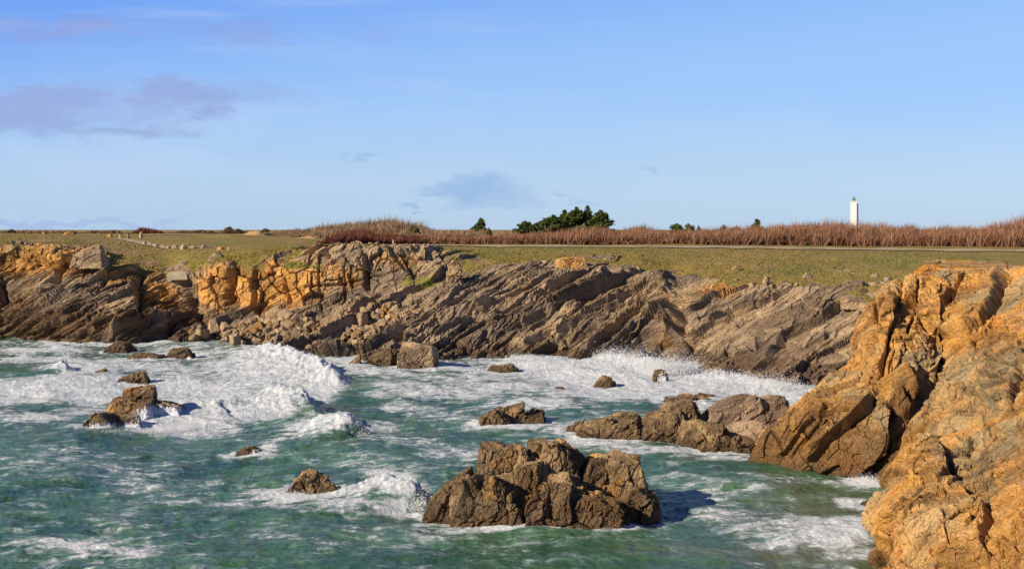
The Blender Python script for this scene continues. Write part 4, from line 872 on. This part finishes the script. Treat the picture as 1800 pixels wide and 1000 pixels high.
# ------------------------------------------------------------------ flying spray: droplets thrown up where waves break
msp, n = new_mat('spray'); b_ = finish(n, (.76, .775, .79), .9, None, .1)
OCT_V = np.array([(1, 0, 0), (-1, 0, 0), (0, 1, 0), (0, -1, 0), (0, 0, 1), (0, 0, -1)], float)
OCT_F = np.array([(0, 2, 4), (2, 1, 4), (1, 3, 4), (3, 0, 4), (2, 0, 5), (1, 2, 5), (3, 1, 5), (0, 3, 5)])
def spray(pts, hgt, wid, num, label, r=(.007, .020), lean=.25, seed=1):
    """pts: foot line of the splash on the water in photograph pixels"""
    num = int(num * 3.6); q = np.random.RandomState(seed); wp = np.array([((a - 900) / F * dz0(b), dz0(b)) for a, b in pts])
    t = q.uniform(0, len(wp) - 1.001, num); i = t.astype(int); f_ = (t - i)[:, None]
    base = wp[i] * (1 - f_) + wp[i + 1] * f_
    jet = .35 + .65 * np.abs(np.sin(t * 7.3 + seed) * np.cos(t * 17.1 + seed * 2)) * np.sin(np.pi * (t / (len(wp) - 1))) ** .5
    z = np.abs(q.normal(0, .42, num)) * hgt * jet + .05
    fan = q.normal(0, 1.25, (num, 2)) * (wid * (.35 + .65 * z[:, None] / hgt))
    C = np.stack([base[:, 0] + fan[:, 0] + lean * z, base[:, 1] + fan[:, 1], z], 1)
    s = q.uniform(r[0], r[1], num) * np.where(q.rand(num) < .12, 1.9, 1.0) * np.clip(1.25 - .5 * z / hgt, .4, 2)
    Vt = (C[:, None, :] + OCT_V[None] * s[:, None, None] * np.array([1, 1, 1.5])).reshape(-1, 3)
    Fc = (OCT_F[None] + (np.arange(num) * 6)[:, None, None]).reshape(-1, 3)
    o = mesh_obj('sea_spray', Vt, Fc, msp); tag(o, label, 'sea spray', None, 'stuff')
spray([(445, 622), (500, 634), (548, 652), (580, 675), (606, 692)], 1.7, .6, 9000, 'white spray blown off the long breaker beside the scree shore', seed=1)
spray([(540, 774), (585, 774), (636, 784)], 2.1, .5, 8000, 'white spray bursting over the short breaker behind the jagged rock', seed=2)
spray([(480, 712), (525, 722), (556, 742)], 1.0, .5, 4000, 'low spray on the wave crest by the stepped rock', seed=3)
spray([(645, 872), (690, 882), (735, 900)], 1.5, .4, 8000, 'white spray curling up between the jagged rock and the largest rock', seed=4)
spray([(480, 878), (530, 890), (600, 893)], .8, .3, 5000, 'white splash at the foot of the jagged rock', seed=5)
spray([(1050, 640), (1100, 650), (1150, 668), (1190, 668), (1215, 664)], 3.2, .9, 18000, 'tall white splash thrown against the cliff below the cave', (.010, .030), seed=6)
spray([(1225, 672), (1290, 684), (1350, 692), (1400, 692)], 2.0, .8, 12000, 'white splash along the foot of the grey slabs', (.010, .028), seed=7)
spray([(106, 650), (116, 664), (124, 668)], 1.3, .5, 2500, 'small white splash at the left by the black wet rock', seed=8)
spray([(150, 770), (230, 772), (330, 760), (345, 740)], .9, .5, 7000, 'white splash around the stepped rock', seed=9)
spray([(1500, 845), (1520, 852), (1545, 862)], .7, .4, 2500, 'white splash in the gully of the orange headland', seed=10)

# ------------------------------------------------------------------ vegetation
def veg_mat(name, dark, light, rough=.9):
    m, n = new_mat(name); t = n.attr('tone'); finish(n, n.mix(t, dark, light), rough, None, .15); return m
M_TAM = veg_mat('tamarisk_twigs', (.12, .055, .028), (.40, .215, .125)); M_TAMD = veg_mat('dark_red_twigs', (.085, .032, .022), (.26, .10, .06)); M_BRUSH = veg_mat('pale_brush_twigs', (.17, .10, .055), (.36, .24, .14))
M_CYP = veg_mat('cypress_foliage', (.018, .038, .012), (.15, .185, .045)); M_OLIVE = veg_mat('olive_foliage', (.06, .06, .02), (.21, .19, .07)); M_DRY = veg_mat('brown_foliage', (.07, .045, .025), (.24, .16, .09)); M_TUFT = veg_mat('grass_blades', (.19, .155, .032), (.27, .205, .062)); M_BARK = veg_mat('bark', (.09, .065, .045), (.16, .12, .08))
def stems_mesh(base, hgt, wid, q, lean=.18, fan=None):
    """upright twigs: each a crossed pair of thin tapering blades"""
    num = len(base); th = q.uniform(0, np.pi, num); w_ = wid * q.uniform(.6, 1.3, num); top = base + np.stack([q.normal(0, lean, num) * hgt + .08 * hgt, q.normal(0, lean, num) * hgt, hgt], 1)
    if fan is not None: top[:, :2] += fan * hgt[:, None]
    mid = base * .45 + top * .55; mid[:, 2] += .06 * hgt; mid[:, :2] += q.normal(0, .05, (num, 2)) * hgt[:, None]
    s1 = np.stack([np.cos(th), np.sin(th), th * 0], 1) * w_[:, None]; tone = q.beta(1.6, 1.8, num)
    Vt = np.stack([base - s1 * .5, base + s1 * .5, mid + s1, mid - s1, top], 1).reshape(-1, 3); k = np.arange(num)[:, None] * 5
    Fc = np.concatenate([k + [0, 1, 2], k + [0, 2, 3], k + [3, 2, 4]]); return Vt, Fc, np.repeat(tone, 5)
def thicket(name, poly_px, d0, d1, hfun, num, mat, label, cat, wid=.09, seed=0, kind='stuff', lean=.16):
    """twigs spread over a strip between two bearings and two distances"""
    q = np.random.RandomState(seed); u = q.uniform(poly_px[0], poly_px[1], num); t = q.uniform(0, 1, num) ** .8
    a = d0(u) if callable(d0) else d0; b = d1(u) if callable(d1) else d1; d = a + (b - a) * t; xw = (u - 900) / F * d
    z = np.array([0.0]); us = np.linspace(poly_px[0], poly_px[1], 40); ds = np.linspace(np.min(a), np.max(b), 10)
    Z = np.array([[ground_z((uu - 900) / F * dd, dd) for dd in ds] for uu in us])
    iu = np.clip((u - us[0]) / (us[-1] - us[0]) * 39, 0, 38.99); idd = np.clip((d - ds[0]) / (ds[-1] - ds[0] + 1e-6) * 9, 0, 8.99); i, j = iu.astype(int), idd.astype(int); fi, fj = iu - i, idd - j
    z = Z[i, j] * (1 - fi) * (1 - fj) + Z[i + 1, j] * fi * (1 - fj) + Z[i, j + 1] * (1 - fi) * fj + Z[i + 1, j + 1] * fi * fj
    base = np.stack([xw, d, z - .1], 1); cl = fbm(base / np.array([1.9, 1.9, 9]) + seed, 3)
    cell = np.floor(base[:, :2] / 1.9 + q.uniform(-.2, .2, (num, 2))); cen = (cell + .5 + .4 * np.stack([RS[(cell[:, 0].astype(int) * 7 + cell[:, 1].astype(int) * 13) & 255], RS[(cell[:, 0].astype(int) * 3 + cell[:, 1].astype(int) * 29) & 255]], 1)) * 1.9
    off_ = base[:, :2] - cen; base[:, :2] -= off_ * .45; fan = off_ * .50; rad_ = np.clip(np.hypot(off_[:, 0], off_[:, 1]) / 1.3, 0, 1)
    hg = np.maximum(hfun(u, t) * (1 + .30 * cl + .30 * perlin(base / np.array([7., 7., 30.]) + seed)) * (1.15 - .62 * rad_ ** 2) * q.uniform(.70, 1.0, num), .25)
    Vt, Fc, tone = stems_mesh(base, hg, wid, q, lean, fan)
    tone = np.clip(tone + np.repeat(.55 * cl, 5), 0, 1)
    o = mesh_obj(name, Vt, Fc, mat, dict(tone=tone), smooth_=False); return tag(o, label, cat, None, kind)
ip = np.interp
thicket('tamarisk_thicket', (740, 1960), lambda u: ip(u, [740, 1400, 1800, 1960], [226, 222, 214, 208]), lambda u: ip(u, [740, 1400, 1800, 1960], [240, 238, 230, 224]),
        lambda u, t: ip(u, [740, 860, 960, 1060, 1180, 1300, 1370, 1480, 1560, 1700, 1800, 1960], [1.4, 1.6, 2.0, 2.5, 2.2, 2.6, 3.3, 3.4, 2.9, 3.1, 4.1, 4.4]) * (.8 + .45 * t), 150000, M_TAM, 'long red-brown thicket of bare twigs lining the cliff-top path', 'thicket', .042, 1)
thicket('tamarisk_thicket', (560, 760), lambda u: ip(u, [560, 760], [212, 226]), lambda u: ip(u, [560, 620, 760], [218, 232, 240]), lambda u, t: ip(u, [560, 590, 620, 650, 690, 760], [.7, 1.5, 2.4, 2.3, 1.7, 1.4]) * (.75 + .45 * t), 36000, M_TAMD, 'dark wine-red thicket of twigs above the orange wall', 'thicket', .045, 2)
thicket('brush', (470, 760), 330, 380, lambda u, t: ip(u, [470, 530, 580, 640, 690, 740, 760], [.9, 2.4, 3.6, 5.0, 5.4, 3.6, 2.2]) * (.35 + .72 * t), 45000, M_BRUSH, 'grey-brown brush covering the low hill on the skyline', 'brush', .08, 3)
thicket('brush', (640, 1000), 262, 330, lambda u, t: ip(u, [640, 720, 800, 900, 1000], [1.2, 2.2, 2.3, 1.9, 1.6]) * (.5 + .55 * t), 26000, M_BRUSH, 'pale brown brush between the red thicket and the lone cypress', 'brush', .08, 4)
thicket('brush', (1085, 1150), 262, 276, lambda u, t: ip(u, [1085, 1100, 1120, 1140, 1150], [1.2, 3.0, 3.6, 3.1, 1.2]) * (.7 + .3 * t), 5000, M_BRUSH, 'domed grey-brown bush of twigs just right of the big cypress clump', 'bush', .09, 5, 'thing')
thicket('shrub', (36, 110), 420, 440, lambda u, t: 1.1 + 0 * u, 2500, M_BRUSH, 'thin row of bare twigs on the far left skyline', 'shrub', .1, 6, 'thing')
thicket('shrub', (236, 285), 430, 445, lambda u, t: ip(u, [236, 248, 285], [1.0, 2.3, 1.0]), 2500, M_TAMD, 'low dark-red shrub on the skyline behind the standing stones', 'shrub', .1, 7, 'thing')
thicket('heath_scrub', (-60, 560), 440, 480, lambda u, t: .7 + .5 * np.sin(u / 17.0) * np.sin(u / 41.0) + .3 * np.sin(u / 6.1), 12000, M_DRY, 'low uneven scrub along the far left skyline', 'scrub', .16, 8)
# grass: blades on the heath near enough to be seen
q = np.random.RandomState(77); ok = np.nonzero((grass > .62) & (RID < 7.2) & (RID > 2) & (X > -60) & (X < 1860) & (bare < .5))[0]
sel = q.choice(ok, 60000); B = P1[sel] + np.stack([q.normal(0, .4, 60000), q.normal(0, .4, 60000), np.zeros(60000)], 1) * np.array([1, .5, 0])
B[:, 2] -= .05
Vt, Fc, tn = stems_mesh(B, q.uniform(.04, .13, 60000) * np.clip(1 + 1.2 * fbm(B / 5, 2), .35, 2.0), .07, q, .5)
tn = np.clip(tn + np.repeat(.3 * fbm(B / 8 + 3, 3), 5), 0, 1)
tag(mesh_obj('grass', Vt, Fc, M_TUFT, dict(tone=tn), False), 'short dry green-brown grass on the cliff top', 'grass', None, 'stuff')

def leaf_cloud(C, size, q, flat=.35):
    num = len(C); a = q.normal(size=(num, 3)); a /= np.linalg.norm(a, axis=1)[:, None]; b = np.cross(a, q.normal(size=(num, 3))); b /= np.linalg.norm(b, axis=1)[:, None]
    b[:, 2] *= flat; s = (size * q.uniform(.6, 1.4, num))[:, None]
    Vt = np.stack([C - a * s, C + b * s * .6, C + a * s * 1.1, C - b * s * .6], 1).reshape(-1, 3); k = np.arange(num)[:, None] * 4
    return Vt, k + [0, 1, 2, 3]
def cone_tube(p0, p1, r0, r1, k=7):
    p0, p1 = np.array(p0, float), np.array(p1, float); ax = (p1 - p0) / np.linalg.norm(p1 - p0); u = np.cross(ax, [.3, .9, .1]); u /= np.linalg.norm(u); v = np.cross(ax, u)
    an = np.arange(k) / k * 2 * np.pi; ring = np.cos(an)[:, None] * u + np.sin(an)[:, None] * v
    i = np.arange(k); return np.concatenate([p0 + ring * r0, p1 + ring * r1]), np.stack([i, (i + 1) % k, (i + 1) % k + k, i + k], 1)
def cypress(px0, px1, ytop, d, label, seed, group=None, lean=.1, leaf=.22, dens=1.0, shape='cone'):
    q = np.random.RandomState(seed); cx = (px0 + px1) / 2; xw = (cx - 900) / F * d; gz = ground_z(xw, d); Ht = H + (HY - ytop) / F * d - gz; R = (px1 - px0) / 2 / F * d
    root = empty('cypress_tree', (xw, d, gz), label, 'tree', group)
    tv, tf = cone_tube((0, 0, -.3), (lean * Ht * .6, 0, Ht * .8), .05 * Ht, .015 * Ht); Vs, Fs, off = [tv], [tf], len(tv); tufts = []
    nb_ = int(34 * dens)
    for i in range(nb_):
        f_ = (i + q.rand()) / nb_; z0 = Ht * (.12 + .86 * f_); an = q.uniform(0, 6.28)
        prof = (1 - f_) ** .65 if shape == 'cone' else (1.15 - 1.35 * max(f_ - .4, 0) - .6 * max(.4 - f_, 0))
        L = R * max(.10, prof) * q.uniform(.65, 1.12); p0 = np.array([lean * z0 * .75, 0, z0 * .86]); p1 = p0 + np.array([math.cos(an) * L + lean * L, math.sin(an) * L, L * q.uniform(.18, .5)])
        tv, tf = cone_tube(p0, p1, .012 * Ht, .004 * Ht, 5); Vs.append(tv); Fs.append(tf + off); off += len(tv)
        m_ = int(10 + 16 * L)
        for t in q.uniform(.2, 1.05, m_): tufts.append(p0 + (p1 - p0) * t + q.normal(0, .09, 3) * (1 + L * .35) * np.array([1, 1, .45]))
    top = np.array([lean * Ht * .75, 0, Ht * .84])
    for t in q.uniform(-.3, 1, 26): tufts.append(top + np.array([q.normal(0, .22 * (1.02 - t)), q.normal(0, .22 * (1.02 - t)), t * Ht * .15]))
    mesh_obj('trunk', np.concatenate(Vs), np.concatenate(Fs), M_BARK, dict(tone=np.full(off, .4)), parent=root)
    Tf = np.array(tufts); kk = 12; C = np.repeat(Tf, kk, 0) + q.normal(0, 1, (len(Tf) * kk, 3)) * np.array([.26, .26, .10]) * (leaf / .24)
    Vt, Fc = leaf_cloud(C, leaf, q); tone = np.repeat(np.clip(q.beta(1.5, 2.0, len(C)) * .7 + np.repeat(.4 * q.rand(len(Tf)), kk), 0, 1), 4)
    mesh_obj('crown', Vt, Fc, M_CYP, dict(tone=tone), smooth_=False, parent=root)
gname = 'cypresses in the big clump on the skyline'
for a in [(932, 968, 389, 296, 'lowest cypress at the left end of the big clump', 1), (950, 992, 378, 300, 'second lowest cypress of the big clump, stepping up from its left end', 2), (968, 1012, 369, 304, 'pointed cypress on the left shoulder of the big clump', 3),
          (988, 1034, 364, 300, 'tall cypress in the middle of the big clump', 4), (1008, 1052, 362, 302, 'topmost cypress right of the middle of the big clump', 5), (1030, 1070, 369, 298, 'broad dark cypress leaning out at the right end of the big clump', 6)]:
    cypress(a[0], a[1], a[2], a[3], a[4], a[5], gname, lean=.06 if a[5] < 6 else .16, dens=1.8, shape='cone' if a[5] in (3, 5) else 'round')
cypress(826, 860, 384, 330, 'small lone dark cypress on the skyline left of the big clump', 11, leaf=.24)
cypress(904, 936, 389, 300, 'low round yellowish cypress beside the big clump', 12, leaf=.24, shape='round')
cypress(1170, 1198, 394, 280, 'small dark tree half hidden behind the red thicket', 13, lean=.25, leaf=.22, shape='round')
cypress(1302, 1330, 386, 285, 'wind-bent dark tree leaning to the right above the red thicket', 14, lean=.55, leaf=.2, dens=.7)
def bush(px0, px1, ytop, d, mat, label, seed, group=None, leaf=.16):
    q = np.random.RandomState(seed); xw = ((px0 + px1) / 2 - 900) / F * d; gz = ground_z(xw, d); Ht = max(H + (HY - ytop) / F * d - gz, .5); R = (px1 - px0) / 2 / F * d
    root = empty('bush', (xw, d, gz), label, 'bush', group); num = int(900 + 260 * R * Ht)
    an = q.uniform(0, 6.28, num); c = q.uniform(0, 1, num); rr = np.sqrt(1 - c * c) * q.uniform(.72, 1.0, num)
    C = np.stack([np.cos(an) * rr * R, np.sin(an) * rr * R * .8, c * Ht * q.uniform(.75, 1, num)], 1); nz = fbm(C / (.35 * R + .2) + seed, 2); C *= (1 + .22 * nz)[:, None]
    Vt, Fc = leaf_cloud(C, leaf, q, .8); mesh_obj('crown', Vt, Fc, mat, dict(tone=np.repeat(np.clip(q.beta(1.5, 1.6, num) * .7 + .3 + .4 * nz, 0, 1), 4)), False, root)
    Vs, Fs, off = [], [], 0
    for k in range(7):
        a_ = q.uniform(0, 6.28); tv, tf = cone_tube((0, 0, -.1), (math.cos(a_) * R * .5, math.sin(a_) * R * .4, Ht * .7), .05, .02, 5); Vs.append(tv); Fs.append(tf + off); off += len(tv)
    mesh_obj('trunk', np.concatenate(Vs), np.concatenate(Fs), M_BARK, dict(tone=np.full(off, .3)), parent=root)
for a in [(1003, 1042, 397, 258, M_OLIVE, 'olive round bush in front of the big cypress clump'), (945, 975, 402, 256, M_OLIVE, 'pale green bush at the left foot of the big cypress clump'), (1198, 1226, 393, 275, M_OLIVE, 'olive bush right of the half hidden tree'), (1222, 1236, 398, 272, M_DRY, 'little brown bush beside the olive bush on the skyline'),
          (1262, 1280, 396, 275, M_DRY, 'small brown bush standing between the olive bush and wind-bent tree'), (1282, 1305, 397, 270, M_OLIVE, 'yellowish bush under the wind-bent tree'), (712, 742, 396, 300, M_OLIVE, 'grey-green bush at the right foot of the brush hill'), (852, 866, 401, 250, M_OLIVE, 'dark green bush in the pale brush below the lone cypress'),
          (960, 975, 398, 262, M_DRY, 'brown bush between the lone cypress and the clump'), (392, 414, 399, 400, M_DRY, 'larger dark bush of the pair left of the brush hill'), (408, 428, 403, 398, M_DRY, 'smaller dark bush of the pair left of the brush hill'), (458, 476, 402, 380, M_DRY, 'low brown bush above the tan rock outcrop'),
          (11, 29, 403, 420, M_DRY, 'rounded brown bush alone at the far left skyline'), (362, 378, 406, 400, M_DRY, 'tiny purple-brown bush left of the dark pair'), (118, 132, 407, 390, M_OLIVE, 'small green bush over a pale stone on the left heath')]:
    bush(*a, seed=int(a[0]) + 3, leaf=.2 if a[3] > 350 else .15)

# ------------------------------------------------------------------ lighthouse
def paint(name, col, rough=.6, var=.06):
    m, n = new_mat(name); nn_ = n.noise(n.node('ShaderNodeNewGeometry').outputs['Position'], .8, 6, .65)
    finish(n, n.mix(n.sstep(nn_, .35, .7), tuple(c * (1 - var) for c in col), col), rough); return m
M_WHITE = paint('white_render', (.84, .83, .80)); M_GREEN = paint('green_paint', (.05, .30, .15), .45); M_GLASS = paint('lantern_glass', (.22, .42, .22), .2); M_DARKW = paint('window_dark', (.04, .045, .05), .3)
def prism(sx, sy, z0, z1, tx=1.0, cx=0, cy=0):
    Vt = np.array([[cx + sx * a * k / 2, cy + sy * b * k / 2, z] for z, k in ((z0, 1.0), (z1, tx)) for a, b in ((-1, -1), (1, -1), (1, 1), (-1, 1))], float)
    return Vt, np.array([[0, 3, 2, 1], [4, 5, 6, 7], [0, 1, 5, 4], [1, 2, 6, 5], [2, 3, 7, 6], [3, 0, 4, 7]])
def lathe(prof, k=16):
    an = np.arange(k) / k * 2 * np.pi; Vt = np.array([[r * math.cos(a), r * math.sin(a), z] for r, z in prof for a in an]); L = len(prof)
    return Vt, np.array([[i * k + j, i * k + (j + 1) % k, (i + 1) * k + (j + 1) % k, (i + 1) * k + j] for i in range(L - 1) for j in range(k)])
def joinm(parts):
    Vs, Fs, off = [], [], 0
    for v, f in parts: Vs.append(v); Fs.append(f + off); off += len(v)
    return np.concatenate(Vs), np.concatenate(Fs)
LD = 900.0; s_ = LD / F
lx, lz = (1500.5 - 900) * s_, 14.0; zt = H + (HY - 355) * s_
lh = empty('lighthouse', (lx, LD, lz), 'white square lighthouse with green lantern on the skyline', 'lighthouse'); lh.rotation_euler = (0, 0, rad(-8))
ht = zt - lz
def lp(name, vf, mat, parent=lh, sm=False): return mesh_obj(name, vf[0], vf[1], mat, None, sm, parent)
tower = lp('tower', joinm([prism(3.9, 3.9, 0, ht, .95), prism(4.25, 4.25, ht + .003, ht + .55)]), M_WHITE)
for zz in (6, 12): lp('window', prism(.16, .45, zz, zz + .9, 1, 1.90, -.6), M_DARKW, tower)
lp('stair_turret', joinm([prism(1.15, 1.3, 0, ht - 1.6, .96, 2.75, .9), prism(1.4, 1.5, ht - 1.597, ht - 1.2, 1, 2.75, .9)]), M_WHITE)
lp('wall_link', prism(.62, 1.5, 0, ht - 2.2, .96, 2.08, 1.3), M_WHITE)
lp('chimney_cowl', lathe([(.32, ht - 1.19), (.32, ht - .7), (.5, ht - .65), (.02, ht - .3)], 8), paint('grey_metal', (.2, .2, .2)))
lp('gallery', lathe([(.02, ht + .55), (1.5, ht + .56), (1.5, ht + .75), (.02, ht + .76)], 20), M_GREEN)
lp('railing', joinm([lathe([(1.42, ht + 1.5), (1.48, ht + 1.5), (1.48, ht + 1.6), (1.42, ht + 1.6)], 20)] + [prism(.07, .07, ht + .75, ht + 1.5, 1, 1.45 * math.cos(a), 1.45 * math.sin(a)) for a in np.arange(12) / 12 * 6.283]), M_GREEN)
lan = lp('lantern', lathe([(.95, ht + .77), (.95, ht + 2.2)], 12), M_GLASS)
lp('glazing_frame', joinm([prism(.09, .09, ht + .77, ht + 2.2, 1, .97 * math.cos(a), .97 * math.sin(a)) for a in np.arange(8) / 8 * 6.283]), M_GREEN, lan)
rf = lp('roof', lathe([(1.2, ht + 2.2), (1.15, ht + 2.35), (.55, ht + 3.1), (.18, ht + 3.45), (.02, ht + 3.5)], 16), M_GREEN, sm=True)
lp('vent_ball', lathe([(.02, ht + 3.45), (.22, ht + 3.6), (.22, ht + 3.75), (.04, ht + 3.9), (.03, ht + 4.6), (.01, ht + 4.62)], 10), M_GREEN, rf, True)

# ------------------------------------------------------------------ small things on the plateau
def stone(px, py, d, wpx, hpx, name, label, cat, seed, group=None, taper=.15, ochre=.2):
    xw = (px - 900) / F * d; gz = ground_z(xw, d); sx, sz = wpx / F * d, hpx / F * d
    P, f, Nn = block((sx / 2, sx * .4, sz * .55), seed, 14, taper, (.1, 0), 8)
    P = P + Nn * (.06 * sx * fbm(P / (sx * .4) + seed, 3))[:, None]
    o = mesh_obj(name, P, f, M_BOULDER, dict(ochre=np.full(len(P), ochre), lichen=np.zeros(len(P)), grass=np.zeros(len(P)), bed=np.full(len(P), .6))); o.location = (xw, d, gz + sz * .42); o.rotation_euler = (0, 0, seed * .7)
    return tag(o, label, cat, group)
for i, (px, hp, lb) in enumerate([(212, 9, 'short leaning standing stone left of the gravel bay'), (226, 9, 'slim standing stone at the back of the gravel bay'), (248, 11, 'tallest square standing stone right of the gravel bay')]):
    stone(px, 0, 300 + i * 6, 5.5, hp, 'standing_stone', lb, 'stone', 31 + i, 'standing stones by the gravel bay', .1)
for i, (px, d, wp_) in enumerate([(254, 245, 8), (263, 239, 9), (274, 233, 9), (286, 228, 8), (297, 224, 8), (308, 220, 11), (324, 216, 13), (340, 212, 8), (359, 209, 10)]):
    stone(px, 0, d, wp_, wp_ * .62, 'kerb_stone', 'pale rough kerb stone in the row edging the gravel path' if i != 8 else 'single squarer pale stone ending the row of kerb stones', 'stone', 51 + i, 'kerb stones along the gravel path')
for px, d, wp_, hp, lb in [(193, 330, 8, 5, 'tan stone block on the far heath left of the standing stones'), (78, 380, 7, 4, 'small tan stone on the skyline heath'), (122, 370, 16, 5, 'pale flat stone below the small green bush'), (388, 200, 10, 5, 'low orange stone in the grass above the orange wall'), (402, 198, 7, 4, 'tiny orange stone in the grass above the orange wall')]:
    stone(px, 0, d, wp_, hp, 'stone', lb, 'stone', int(px), None, .25, .6)
for px, d, wp_, hp, lb in [(455, 330, 40, 6, 'tan rock outcrop with a dark gap on the heath below the low brown bush'), (545, 315, 34, 4, 'flat sandy outcrop beside the brush hill')]:
    stone(px, 0, d, wp_, hp, 'rock_outcrop', lb, 'rock', int(px), None, .4, .5)
lz_ = ground_z(*gp(691, 207)); M_POST = paint('pale_wood', (.60, .46, .36), .8)
po = empty('marker_post', (*gp(691, 207), lz_), 'short pale marker post in front of the dark red thicket', 'post')
lp('shaft', prism(.22, .22, -.2, .72, .92), M_POST, po); lp('cap', prism(.26, .26, .722, .80, .7), M_POST, po)
M_CONC = paint('old_concrete', (.50, .41, .28), .9, .3)
c0 = on_terrain(316, 484, 2)
bk = empty('concrete_block', (c0[0], c0[1] - .3, c0[2]), 'pale flat concrete block set in the bank left of the orange wall', 'concrete block'); bk.rotation_euler = (rad(8), rad(-2), rad(-6))
lp('slab', prism(2.9, 1.6, -.5, .35, .97), M_CONC, bk); lp('rim', prism(2.7, 1.4, .353, .47, .98), M_CONC, bk)
